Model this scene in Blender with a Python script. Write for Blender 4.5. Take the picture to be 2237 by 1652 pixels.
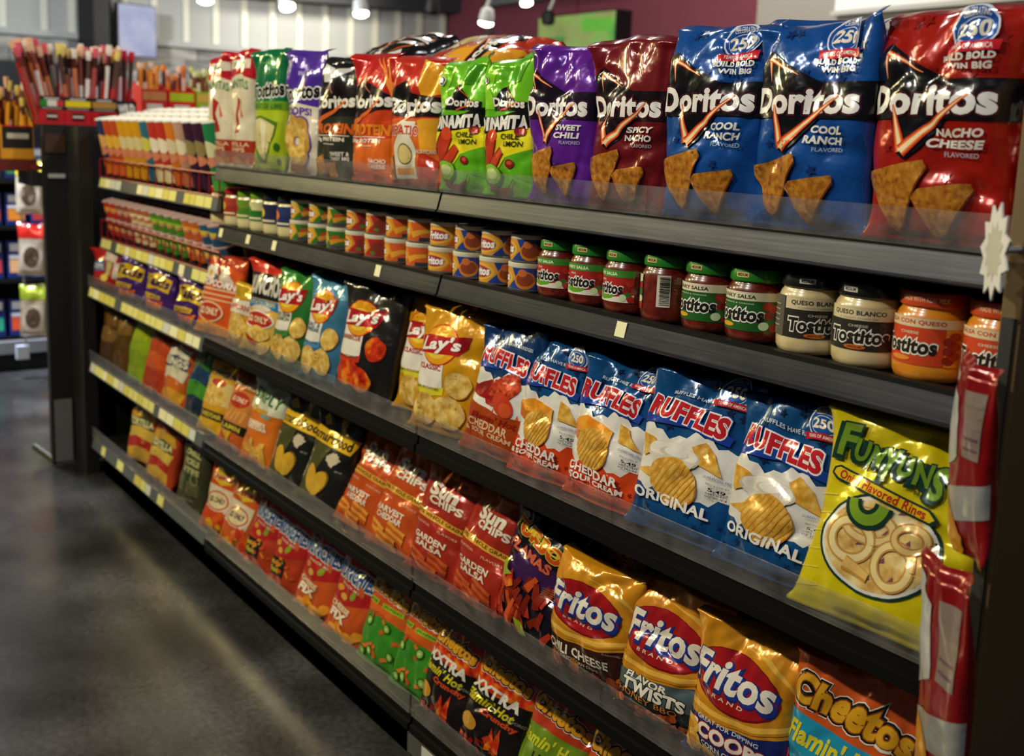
import bpy, math, random
import numpy as np
from mathutils import Vector, Matrix
from mathutils.geometry import tessellate_polygon

SC = bpy.context.scene
COL = SC.collection
for _o in list(bpy.data.objects):
    bpy.data.objects.remove(_o)
PI = math.pi
RAD = math.radians
FLOOR = -1.2

# ------------------------------------------------------------------ camera
cam_d = bpy.data.cameras.new('camera')
cam = bpy.data.objects.new('camera', cam_d)
COL.objects.link(cam)
_R = Matrix(((0.576, 0.159, -0.802), (0.817, -0.067, 0.573), (0.038, -0.985, -0.169)))
_r = (_R @ Vector((1, 0, 0))).normalized()
_b = (_R @ Vector((0, 0, -1))).normalized()
_u = _b.cross(_r).normalized()
_r = _u.cross(_b)
_m = Matrix((_r, _u, _b)).transposed().to_4x4()
_m.translation = Vector((1.8956, -1.1590, 0.1447))
cam.matrix_world = _m
cam_d.sensor_fit = 'HORIZONTAL'
cam_d.sensor_width = 36.0
cam_d.lens = 2450.0 * 36.0 / 2237.0
cam_d.shift_y = -101.0 / 2237.0
cam_d.clip_start = 0.05
cam_d.dof.use_dof = True
cam_d.dof.focus_distance = 1.72
cam_d.dof.aperture_fstop = 4.4
SC.camera = cam

# ------------------------------------------------------------------ world, lamps, exposure
wd = bpy.data.worlds.new('world')
SC.world = wd
wd.use_nodes = True
wd.node_tree.nodes['Background'].inputs[0].default_value = (0.80, 0.86, 1.0, 1)
wd.node_tree.nodes['Background'].inputs[1].default_value = 0.05
SC.view_settings.view_transform = 'Standard'
SC.view_settings.look = 'None'
SC.view_settings.exposure = -0.15
SC.view_settings.gamma = 1.0
SC.view_settings.use_curve_mapping = False


def lamp(name, loc, target, power, color, size=0.3, kind='AREA', angle=60, blend=0.6):
    ld = bpy.data.lights.new(name, kind)
    ld.energy = power
    ld.color = color
    if kind == 'AREA':
        ld.shape = 'DISK'
        ld.size = size
    elif kind == 'SPOT':
        ld.shadow_soft_size = size
        ld.spot_size = RAD(angle)
        ld.spot_blend = blend
    else:
        ld.shadow_soft_size = size
    lo = bpy.data.objects.new(name, ld)
    COL.objects.link(lo)
    lo.location = loc
    d = Vector(target) - Vector(loc)
    lo.rotation_euler = d.to_track_quat('-Z', 'Y').to_euler()
    return lo


# ceiling spotlights over the aisle, rear and wall lamps, two added fill lamps
lamp('aisle_lamp_near', (0.45, -2.0, 1.6), (0.75, 0.0, -0.45), 38, (1.0, 0.93, 0.82), 0.10)
lamp('aisle_lamp_right', (1.9, -1.0, 1.8), (1.1, 0.0, 0.1), 11, (0.86, 0.92, 1.0), 0.10)
lamp('aisle_lamp_middle', (-0.9, -2.0, 1.6), (-0.5, 0.0, -0.45), 35, (1.0, 0.90, 0.62), 0.10)
lamp('aisle_lamp_far', (-2.3, -2.0, 1.6), (-1.9, 0.0, -0.45), 42, (1.0, 0.88, 0.55), 0.12)
lamp('aisle_lamp_end', (-4.6, -1.9, 1.6), (-2.2, -0.2, -0.2), 18, (1.0, 0.86, 0.45), 0.3)
lamp('rear_lamp_near', (0.7, 1.3, 1.9), (0.7, 0.1, 0.25), 9, (0.95, 0.97, 1.0), 0.2)
lamp('rear_lamp_far', (-1.6, 1.0, 1.9), (-1.6, 0.1, 0.2), 36, (1.0, 0.97, 0.9), 0.2)
lamp('wall_washer', (-6.7, 3.35, 1.85), (-8.0, 3.35, 1.1), 230, (1.0, 0.97, 0.88), 0.2, 'SPOT', 80, 1.0)
lamp('stone_fill_lamp', (-6.6, 2.4, 1.15), (-8.0, 2.2, 0.5), 16, (1.0, 0.97, 0.92), 0.3)  # added fill lamp without a fixture, brightens the stone courses
lamp('rear_room_lamp', (-3.2, 3.0, 2.4), (-3.6, 5.0, 0.9), 60, (1.0, 0.95, 0.9), 0.4)
lamp('case_lamp', (-4.3, -0.6, 1.4), (-5.3, -0.2, -0.3), 260, (0.80, 0.88, 1.0), 0.4)
lamp('rail_glow_fill', (-6.3, -2.3, 1.9), (-4.0, -1.5, -1.2), 95, (1.0, 0.84, 0.36), 0.7)  # added unseen lamp, gives the left rails their yellow reflection


# ------------------------------------------------------------------ materials
def hexc(h):
    h = h.lstrip('#')
    o = []
    for i in (0, 2, 4):
        c = int(h[i:i + 2], 16) / 255.0
        o.append(c / 12.92 if c <= 0.04045 else ((c + 0.055) / 1.055) ** 2.4)
    return (o[0], o[1], o[2], 1.0)


MATS = {}


def new_mat(name):
    m = bpy.data.materials.new(name)
    m.use_nodes = True
    nt = m.node_tree
    return m, nt, nt.nodes['Principled BSDF']


def bump(nt, bs, scale, strength, dist=0.002, detail=3.0, kind='noise'):
    tc = nt.nodes.new('ShaderNodeTexCoord')
    if kind == 'noise':
        nz = nt.nodes.new('ShaderNodeTexNoise')
        nz.inputs['Detail'].default_value = detail
        out = nz.outputs['Fac']
    else:
        nz = nt.nodes.new('ShaderNodeTexVoronoi')
        out = nz.outputs['Distance']
    nz.inputs['Scale'].default_value = scale
    bp = nt.nodes.new('ShaderNodeBump')
    bp.inputs['Strength'].default_value = strength
    bp.inputs['Distance'].default_value = dist
    nt.links.new(tc.outputs['Object'], nz.inputs['Vector'])
    nt.links.new(out, bp.inputs['Height'])
    nt.links.new(bp.outputs['Normal'], bs.inputs['Normal'])
    return tc


def noise_col(nt, bs, cols, scale, detail=4.0, pos=None, stretch=None):
    tc = nt.nodes.new('ShaderNodeTexCoord')
    nz = nt.nodes.new('ShaderNodeTexNoise')
    nz.inputs['Scale'].default_value = scale
    nz.inputs['Detail'].default_value = detail
    src = tc.outputs['Object']
    if stretch:
        mp = nt.nodes.new('ShaderNodeMapping')
        mp.inputs['Scale'].default_value = stretch
        nt.links.new(src, mp.inputs['Vector'])
        src = mp.outputs['Vector']
    nt.links.new(src, nz.inputs['Vector'])
    rp = nt.nodes.new('ShaderNodeValToRGB')
    pos = pos or [0.3 + 0.4 * i / (len(cols) - 1) for i in range(len(cols))]
    el = rp.color_ramp.elements
    while len(el) < len(cols):
        el.new(0.5)
    for i, c in enumerate(cols):
        el[i].position = pos[i]
        el[i].color = hexc(c)
    nt.links.new(nz.outputs['Fac'], rp.inputs['Fac'])
    nt.links.new(rp.outputs['Color'], bs.inputs['Base Color'])
    return rp


CHIPS = {
    'chipO': (['84480f', 'a8661c', 'b87a24', 'c68e30'], 120),
    'chipY': (['b8862a', 'dcb456', 'ecd08a'], 60),
    'chipG': (['c88a1e', 'e0aa40', 'efc668'], 90),
    'chipR': (['7a1408', 'b8341a', 'd85a2a'], 120),
    'cheese': (['d87a10', 'f09a20', 'f8b040'], 30),
    'onion': (['c88a3a', 'e8c878', 'f4e4b0'], 45),
    'flame': (['8a1208', 'd83a10', 'f0a020'], 40),
}


def foil_bump(nt, bs):
    tc = nt.nodes.new('ShaderNodeTexCoord')
    nz = nt.nodes.new('ShaderNodeTexNoise')
    nz.inputs['Scale'].default_value = 34.0
    nz.inputs['Detail'].default_value = 2.0
    vo = nt.nodes.new('ShaderNodeTexVoronoi')
    vo.inputs['Scale'].default_value = 24.0
    ad = nt.nodes.new('ShaderNodeMath')
    ad.operation = 'MULTIPLY_ADD'
    ad.inputs[1].default_value = 0.7
    wp = nt.nodes.new('ShaderNodeVectorMath')
    wp.operation = 'MULTIPLY_ADD'
    wp.inputs[1].default_value = (0.03, 0.03, 0.03)
    nt.links.new(tc.outputs['Object'], nz.inputs['Vector'])
    nt.links.new(nz.outputs['Color'], wp.inputs[0])
    nt.links.new(tc.outputs['Object'], wp.inputs[2])
    nt.links.new(wp.outputs[0], vo.inputs['Vector'])
    nt.links.new(vo.outputs['Distance'], ad.inputs[0])
    nt.links.new(nz.outputs['Fac'], ad.inputs[2])
    bp = nt.nodes.new('ShaderNodeBump')
    bp.inputs['Strength'].default_value = 0.32
    bp.inputs['Distance'].default_value = 0.006
    nt.links.new(ad.outputs[0], bp.inputs['Height'])
    nt.links.new(bp.outputs['Normal'], bs.inputs['Normal'])


def film(col):
    """glossy printed film / ink"""
    key = 'film_' + col
    if key in MATS:
        return MATS[key]
    m, nt, bs = new_mat(key)
    bs.inputs['Roughness'].default_value = 0.2
    bs.inputs['Metallic'].default_value = 0.2
    bs.inputs['Specular IOR Level'].default_value = 0.5
    bs.inputs['Coat Weight'].default_value = 0.35
    bs.inputs['Coat Roughness'].default_value = 0.05
    if col in CHIPS:
        noise_col(nt, bs, CHIPS[col][0], CHIPS[col][1])
    else:
        bs.inputs['Base Color'].default_value = hexc(col)
    foil_bump(nt, bs)
    MATS[key] = m
    return m


def plain(col, rough=0.5, metal=0.0, name=None, bscale=0, bstr=0.1, coat=0.0, spec=0.5, emit=0.0):
    key = name or 'mat_%s_%g_%g' % (col, rough, metal)
    if key in MATS:
        return MATS[key]
    m, nt, bs = new_mat(key)
    bs.inputs['Base Color'].default_value = hexc(col)
    bs.inputs['Roughness'].default_value = rough
    bs.inputs['Metallic'].default_value = metal
    bs.inputs['Coat Weight'].default_value = coat
    bs.inputs['Coat Roughness'].default_value = 0.05
    bs.inputs['Specular IOR Level'].default_value = spec
    if emit:
        bs.inputs['Emission Color'].default_value = hexc(col)
        bs.inputs['Emission Strength'].default_value = emit
    if bscale:
        bump(nt, bs, bscale, bstr)
    MATS[key] = m
    return m


def brushed():
    if 'brushed' in MATS:
        return MATS['brushed']
    m, nt, bs = new_mat('brushed')
    bs.inputs['Metallic'].default_value = 0.7
    rp = noise_col(nt, bs, ['34363c', '3c3e44', '46484e'], 5, 4.0, None, (1.2, 60, 60))
    tc = nt.nodes.new('ShaderNodeTexCoord')
    nz = nt.nodes.new('ShaderNodeTexNoise')
    nz.inputs['Scale'].default_value = 14
    mr = nt.nodes.new('ShaderNodeMapRange')
    mr.inputs['To Min'].default_value = 0.26
    mr.inputs['To Max'].default_value = 0.38
    nt.links.new(tc.outputs['Object'], nz.inputs['Vector'])
    nt.links.new(nz.outputs['Fac'], mr.inputs['Value'])
    nt.links.new(mr.outputs['Result'], bs.inputs['Roughness'])
    MATS['brushed'] = m
    return m


def acrylic():
    if 'acrylic' in MATS:
        return MATS['acrylic']
    m = bpy.data.materials.new('acrylic')
    m.use_nodes = True
    nt = m.node_tree
    nt.nodes.clear()
    out = nt.nodes.new('ShaderNodeOutputMaterial')
    mx = nt.nodes.new('ShaderNodeMixShader')
    mx2 = nt.nodes.new('ShaderNodeMixShader')
    tr = nt.nodes.new('ShaderNodeBsdfTransparent')
    tr.inputs[0].default_value = (0.95, 0.95, 0.95, 1)
    gl = nt.nodes.new('ShaderNodeBsdfGlossy')
    gl.inputs['Roughness'].default_value = 0.3
    gl.inputs['Color'].default_value = (0.9, 0.9, 0.92, 1)
    df = nt.nodes.new('ShaderNodeBsdfDiffuse')
    df.inputs['Color'].default_value = (0.55, 0.53, 0.5, 1)
    lw = nt.nodes.new('ShaderNodeLayerWeight')
    lw.inputs['Blend'].default_value = 0.5
    pw = nt.nodes.new('ShaderNodeMath')
    pw.operation = 'POWER'
    pw.inputs[1].default_value = 3.5
    fr = nt.nodes.new('ShaderNodeMath')
    fr.operation = 'MULTIPLY_ADD'
    fr.inputs[1].default_value = 0.6
    fr.inputs[2].default_value = 0.045
    nt.links.new(lw.outputs['Facing'], pw.inputs[0])
    nt.links.new(pw.outputs[0], fr.inputs[0])
    tc = nt.nodes.new('ShaderNodeTexCoord')
    nz = nt.nodes.new('ShaderNodeTexNoise')
    nz.inputs['Scale'].default_value = 22
    nz.inputs['Detail'].default_value = 6
    mr = nt.nodes.new('ShaderNodeMapRange')
    mr.inputs['From Min'].default_value = 0.35
    mr.inputs['From Max'].default_value = 0.75
    mr.inputs['To Min'].default_value = 0.02
    mr.inputs['To Max'].default_value = 0.10
    nt.links.new(tc.outputs['Object'], nz.inputs['Vector'])
    nt.links.new(nz.outputs['Fac'], mr.inputs['Value'])
    nt.links.new(mr.outputs['Result'], mx2.inputs[0])
    nt.links.new(tr.outputs[0], mx2.inputs[1])
    nt.links.new(df.outputs[0], mx2.inputs[2])
    nt.links.new(fr.outputs[0], mx.inputs[0])
    nt.links.new(mx2.outputs[0], mx.inputs[1])
    nt.links.new(gl.outputs[0], mx.inputs[2])
    nt.links.new(mx.outputs[0], out.inputs[0])
    MATS['acrylic'] = m
    return m


def concrete():
    m, nt, bs = new_mat('polished_concrete')
    rp = noise_col(nt, bs, ['1b1b1c', '313131', '4c4c4d'], 2.6, 10.0)
    t2 = nt.nodes.new('ShaderNodeTexCoord')
    n2 = nt.nodes.new('ShaderNodeTexNoise')
    n2.inputs['Scale'].default_value = 60
    n2.inputs['Detail'].default_value = 6
    nt.links.new(t2.outputs['Object'], n2.inputs['Vector'])
    m2 = nt.nodes.new('ShaderNodeMapRange')
    m2.inputs['From Min'].default_value = 0.3
    m2.inputs['From Max'].default_value = 0.7
    m2.inputs['To Min'].default_value = 0.65
    m2.inputs['To Max'].default_value = 1.35
    nt.links.new(n2.outputs['Fac'], m2.inputs['Value'])
    vm = nt.nodes.new('ShaderNodeVectorMath')
    vm.operation = 'SCALE'
    nt.links.new(rp.outputs['Color'], vm.inputs[0])
    nt.links.new(m2.outputs['Result'], vm.inputs['Scale'])
    nt.links.new(vm.outputs[0], bs.inputs['Base Color'])
    tc = nt.nodes.new('ShaderNodeTexCoord')
    nz = nt.nodes.new('ShaderNodeTexNoise')
    nz.inputs['Scale'].default_value = 5
    nz.inputs['Detail'].default_value = 9
    mr = nt.nodes.new('ShaderNodeMapRange')
    mr.inputs['To Min'].default_value = 0.14
    mr.inputs['To Max'].default_value = 0.36
    nt.links.new(tc.outputs['Object'], nz.inputs['Vector'])
    nt.links.new(nz.outputs['Fac'], mr.inputs['Value'])
    nt.links.new(mr.outputs['Result'], bs.inputs['Roughness'])
    bp = nt.nodes.new('ShaderNodeBump')
    bp.inputs['Strength'].default_value = 0.08
    bp.inputs['Distance'].default_value = 0.01
    nt.links.new(nz.outputs['Fac'], bp.inputs['Height'])
    nt.links.new(bp.outputs['Normal'], bs.inputs['Normal'])
    return m


# ------------------------------------------------------------------ mesh helpers
class MB:
    """collects polygons in world coordinates; build() links them as one object"""

    def __init__(self):
        self.v = []
        self.f = []
        self.mi = []
        self.cur = 0

    def add(self, vs, fs):
        o = len(self.v)
        self.v += [tuple(p) for p in vs]
        for f in fs:
            self.f.append(tuple(i + o for i in f))
            self.mi.append(self.cur)
        return self

    def box(self, x0, y0, z0, x1, y1, z1, M=None):
        vs = [(x, y, z) for x in (x0, x1) for y in (y0, y1) for z in (z0, z1)]
        if M is not None:
            vs = [M @ Vector(p) for p in vs]
        return self.add(vs, [(0, 1, 3, 2), (4, 6, 7, 5), (0, 4, 5, 1), (2, 3, 7, 6), (0, 2, 6, 4), (1, 5, 7, 3)])

    def prism_x(self, prof, x0, x1):
        """profile of (y,z) points extruded along x"""
        n = len(prof)
        vs = [(x0, y, z) for y, z in prof] + [(x1, y, z) for y, z in prof]
        fs = [(i, (i + 1) % n, n + (i + 1) % n, n + i) for i in range(n)]
        fs += [tuple(range(n - 1, -1, -1)), tuple(range(n, 2 * n))]
        return self.add(vs, fs)

    def prism(self, pts, z0, z1, M=None):
        n = len(pts)
        vs = [Vector((x, y, z0)) for x, y in pts] + [Vector((x, y, z1)) for x, y in pts]
        if M is not None:
            vs = [M @ p for p in vs]
        fs = [(i, (i + 1) % n, n + (i + 1) % n, n + i) for i in range(n)]
        fs += [tuple(range(n - 1, -1, -1)), tuple(range(n, 2 * n))]
        return self.add(vs, fs)

    def tube(self, path, r, n=6, closed=False):
        P = [Vector(p) for p in path]
        k = len(P)
        vs, fs = [], []
        for i, p in enumerate(P):
            a = P[(i - 1) % k] if (closed or i > 0) else p
            b = P[(i + 1) % k] if (closed or i < k - 1) else p
            d = (b - a).normalized()
            s = d.cross(Vector((0, 0, 1)))
            if s.length < 1e-3:
                s = d.cross(Vector((1, 0, 0)))
            s.normalize()
            t = s.cross(d)
            rr = r[i] if isinstance(r, (list, tuple)) else r
            for j in range(n):
                an = 2 * PI * j / n
                vs.append(p + s * math.cos(an) * rr + t * math.sin(an) * rr)
        m = k if closed else k - 1
        for i in range(m):
            for j in range(n):
                i2 = (i + 1) % k
                fs.append((i * n + j, i * n + (j + 1) % n, i2 * n + (j + 1) % n, i2 * n + j))
        if not closed:
            fs.append(tuple(range(n - 1, -1, -1)))
            fs.append(tuple((k - 1) * n + j for j in range(n)))
        return self.add(vs, fs)

    def lathe(self, prof, n=28, M=None, c=(0, 0, 0)):
        vs, fs = [], []
        k = len(prof)
        for r, z in prof:
            for j in range(n):
                a = 2 * PI * j / n
                p = Vector((c[0] + r * math.cos(a), c[1] + r * math.sin(a), c[2] + z))
                vs.append(M @ p if M is not None else p)
        for i in range(k - 1):
            for j in range(n):
                fs.append((i * n + j, i * n + (j + 1) % n, (i + 1) * n + (j + 1) % n, (i + 1) * n + j))
        fs.append(tuple(range(n - 1, -1, -1)))
        fs.append(tuple((k - 1) * n + j for j in range(n)))
        return self.add(vs, fs)

    def mesh(self, name, mats, smooth=False, o=(0, 0, 0)):
        me = bpy.data.meshes.new(name)
        ox, oy, oz = o
        me.from_pydata([(x - ox, y - oy, z - oz) for x, y, z in self.v], [], self.f)
        for m in (mats if isinstance(mats, (list, tuple)) else [mats]):
            me.materials.append(m)
        me.polygons.foreach_set('material_index', self.mi)
        if smooth:
            me.polygons.foreach_set('use_smooth', [True] * len(self.f))
            if smooth != 'full':
                me.set_sharp_from_angle(angle=RAD(40))
        me.update()
        return me

    def build(self, name, mats, parent=None, smooth=False, o=None, bev=0):
        """o: world origin of the root thing (children keep the root's origin)"""
        if o is None:
            o = tuple(parent['_o']) if parent is not None and '_o' in parent else (0, 0, 0)
        me = self.mesh(name, mats, smooth, o)
        ob = bpy.data.objects.new(name, me)
        COL.objects.link(ob)
        if parent is not None:
            ob.parent = parent
            if '_o' in parent:
                ob['_o'] = list(o)
        else:
            ob.location = o
            ob['_o'] = list(o)
        if bev:
            md = ob.modifiers.new('bevel', 'BEVEL')
            md.width = bev
            md.segments = 2
            md.limit_method = 'ANGLE'
        return ob


def tag(o, label, cat, group=None):
    o['label'] = label
    o['category'] = cat
    if group:
        o['group'] = group
    return o


def thing(name, label, cat, loc, group=None):
    o = bpy.data.objects.new(name, None)
    COL.objects.link(o)
    o.location = loc
    o['_o'] = list(loc)
    o.empty_display_size = 0.05
    return tag(o, label, cat, group)


def struct(name, mb, mat, label=None, cat=None):
    ob = mb.build(name, mat)
    ob['kind'] = 'structure'
    if label:
        ob['label'] = label
        ob['category'] = cat or name.split('_')[0]
    return ob


def copy_tree(o, parent=None):
    c = o.copy()
    COL.objects.link(c)
    c.parent = parent
    for ch in list(o.children):
        copy_tree(ch, c)
    return c


# ------------------------------------------------------------------ printed graphics
_TX = {}


def text_tris(s, b=0.0, sh=0.0):
    key = (s, round(b, 4), round(sh, 3))
    if key in _TX:
        return _TX[key]
    cu = bpy.data.curves.new('t', 'FONT')
    cu.body = s
    cu.offset = b
    cu.shear = sh
    cu.resolution_u = 2 if len(s) > 9 else 3
    cu.space_character = 1.0 + b * 1.2
    ob = bpy.data.objects.new('t', cu)
    me = ob.to_mesh()
    V = np.array([v.co[:2] for v in me.vertices], float).reshape(-1, 2)
    tr = [[tuple(V[i]) for i in p.vertices] for p in me.polygons]
    ob.to_mesh_clear()
    bpy.data.objects.remove(ob)
    bpy.data.curves.remove(cu)
    _TX[key] = tr
    return tr


def tess(pts):
    t = tessellate_polygon([[Vector((x, y, 0)) for x, y in pts]])
    return [[pts[i] for i in tri] for tri in t]


def cut_axis(polys, ax, n):
    out = []
    for poly in polys:
        vals = [p[ax] * n for p in poly]
        lo, hi = math.floor(min(vals) + 1e-6), math.ceil(max(vals) - 1e-6)
        rest = poly
        for k in range(lo + 1, hi):
            c = k / n
            a, b = [], []
            m = len(rest)
            for i in range(m):
                p, q = rest[i], rest[(i + 1) % m]
                dp, dq = p[ax] - c, q[ax] - c
                if dp <= 0:
                    a.append(p)
                if dp >= 0:
                    b.append(p)
                if dp * dq < 0:
                    t = dp / (dp - dq)
                    x = (p[0] + (q[0] - p[0]) * t, p[1] + (q[1] - p[1]) * t)
                    a.append(x)
                    b.append(x)
            if len(a) > 2:
                out.append(a)
            rest = b
            if len(rest) < 3:
                break
        if len(rest) > 2:
            out.append(rest)
    return out


class Dz:
    """a printed design in face coordinates u,v (0..1, v up)"""

    def __init__(self, asp=0.68):
        self.ops = []
        self.inset = True
        self.asp = asp
        self.cache = {}

    def add(self, part, col, polys):
        if self.inset:
            polys = [[(x if x <= 0.001 or x >= 0.999 else 0.06 + 0.88 * x, y) for x, y in p] for p in polys]
        self.ops.append((part, col, polys))
        return self

    def P(self, part, col, pts):
        return self.add(part, col, tess(pts))

    def R(self, part, col, u0, v0, u1, v1):
        return self.add(part, col, [[(u0, v0), (u1, v0), (u1, v1), (u0, v1)]])

    def E(self, part, col, cx, cy, rx, ry=None, rot=0, n=22, k=0.0, seed=0):
        ry = rx * self.asp if ry is None else ry
        rg = random.Random(seed)
        pts = []
        c, s = math.cos(rot), math.sin(rot)
        for i in range(n):
            a = 2 * PI * i / n
            q = 1 + k * rg.uniform(-1, 1)
            x, y = rx * math.cos(a) * q, ry * math.sin(a) * q / self.asp
            pts.append((cx + x * c - y * s, cy + (x * s + y * c) * self.asp))
        return self.P(part, col, pts)

    def S(self, part, col, cx, cy, r, rot=0.2):
        pts = []
        for i in range(10):
            a = PI / 2 + rot + PI * i / 5
            q = r if i % 2 == 0 else r * 0.42
            pts.append((cx + q * math.cos(a), cy + q * math.sin(a) * self.asp))
        return self.P(part, col, pts)

    def L(self, part, col, path, w0, w1=None):
        """stroke with tapering width"""
        w1 = w0 if w1 is None else w1
        n = len(path)
        A, B = [], []
        for i, (x, y) in enumerate(path):
            a = path[max(0, i - 1)]
            b = path[min(n - 1, i + 1)]
            dx, dy = b[0] - a[0], (b[1] - a[1]) / self.asp
            ln = math.hypot(dx, dy) or 1
            w = (w0 + (w1 - w0) * i / max(1, n - 1)) / 2
            A.append((x - dy / ln * w, y + dx / ln * w * self.asp))
            B.append((x + dy / ln * w, y - dx / ln * w * self.asp))
        return self.add(part, col, [q for i in range(n - 1) for q in
                                    ([A[i], B[i], B[i + 1]], [A[i], B[i + 1], A[i + 1]])])

    def T(self, part, col, s, cx, cy, w, h, b=0.03, sh=0.0, rot=0.0, out=(), warp=None):
        base = text_tris(s, b, sh)
        if not base:
            return self
        xs = [p[0] for t in base for p in t]
        ys = [p[1] for t in base for p in t]
        x0, x1, y0, y1 = min(xs), max(xs), min(ys), max(ys)
        c, sn = math.cos(rot), math.sin(rot)
        for e, oc in list(out) + [(0.0, col)]:
            tr = base if e == 0 else text_tris(s, b + e, sh)
            if e:
                xe = [p[0] for t in tr for p in t]
                gx0, gx1 = min(xe) + e, max(xe) - e
            else:
                gx0, gx1 = x0, x1
            pol = []
            for t in tr:
                q = []
                for (x, y) in t:
                    a = (x - gx0) / (gx1 - gx0) * 2 - 1
                    d = (y - y0) / (y1 - y0) * 2 - 1
                    if warp:
                        a, d = warp(a, d)
                    X, Y = a * w / 2, d * h / 2 / self.asp
                    q.append((cx + X * c - Y * sn, cy + (X * sn + Y * c) * self.asp))
                pol.append(q)
            self.add(part, oc, pol)
        return self

    def shift(self, part, col, s, cx, cy, w, h, dx, dy, **k):
        self.T(part, col, s, cx + dx, cy + dy, w, h, **k)
        return self

    def cells(self, nu, nv):
        key = (nu, nv)
        if key in self.cache:
            return self.cache[key]
        parts = {}
        for ly, (part, col, polys) in enumerate(self.ops):
            cl = []
            for p in polys:
                if len(p) < 3:
                    continue
                cl.append(p)
            cl = cut_axis(cut_axis(cl, 0, nu), 1, nv)
            keep = [p for p in cl if all(-1e-6 <= q[0] <= 1 + 1e-6 and -1e-6 <= q[1] <= 1 + 1e-6 for q in p)]
            parts.setdefault(part, []).append((ly, col, keep))
        res = {}
        for part, lst in parts.items():
            uv, ly_, faces, mi, mats = [], [], [], [], []
            for ly, col, polys in lst:
                if col not in mats:
                    mats.append(col)
                ix = mats.index(col)
                mp = {}
                for p in polys:
                    f = []
                    for q in p:
                        k = (round(q[0], 5), round(q[1], 5))
                        if k not in mp:
                            mp[k] = len(uv)
                            uv.append(q)
                            ly_.append(ly)
                        i = mp[k]
                        if not f or f[-1] != i:
                            f.append(i)
                    if len(f) > 2 and f[0] == f[-1]:
                        f.pop()
                    if len(set(f)) == len(f) and len(f) > 2:
                        faces.append(f)
                        mi.append(ix)
            if faces:
                # faces must wind counter clockwise (outwards)
                U = np.array(uv)
                fx = []
                for f in faces:
                    a = U[f]
                    ar = np.sum(a[:, 0] * np.roll(a[:, 1], -1) - np.roll(a[:, 0], -1) * a[:, 1])
                    fx.append(tuple(f) if ar > 0 else tuple(f[::-1]))
                res[part] = (U, np.array(ly_, float), fx, mi, mats)
        self.cache[key] = res
        return res


def bilin(G, uv):
    nv, nu = G.shape[0] - 1, G.shape[1] - 1
    x = np.clip(uv[:, 0], 0, 1) * nu
    y = np.clip(uv[:, 1], 0, 1) * nv
    i = np.minimum(x.astype(int), nu - 1)
    j = np.minimum(y.astype(int), nv - 1)
    a = (x - i)[:, None]
    b = (y - j)[:, None]
    return (G[j, i] * (1 - a) * (1 - b) + G[j, i + 1] * a * (1 - b) + G[j + 1, i] * (1 - a) * b + G[j + 1, i + 1] * a * b)


def grid_normals(P):
    du = np.gradient(P, axis=1)
    dv = np.gradient(P, axis=0)
    n = np.cross(du, dv)
    return n / (np.linalg.norm(n, axis=2, keepdims=True) + 1e-12)


def print_on(design, P, N, parent, base=0.0009, step=0.0001, labels=None, mfun=film):
    for part, (uv, ly, faces, mi, mats) in design.cells(P.shape[1] - 1, P.shape[0] - 1).items():
        nn = bilin(N, uv)
        nn /= np.linalg.norm(nn, axis=1, keepdims=True) + 1e-12
        co = bilin(P, uv) + nn * (base + ly * step)[:, None]
        me = bpy.data.meshes.new(part)
        me.from_pydata(co.tolist(), [], faces)
        for m in mats:
            me.materials.append(mfun(m))
        me.polygons.foreach_set('material_index', mi)
        me.polygons.foreach_set('use_smooth', [True] * len(faces))
        me.update()
        me.normals_split_custom_set_from_vertices(nn.tolist())
        ob = bpy.data.objects.new(part, me)
        COL.objects.link(ob)
        ob.parent = parent


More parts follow.
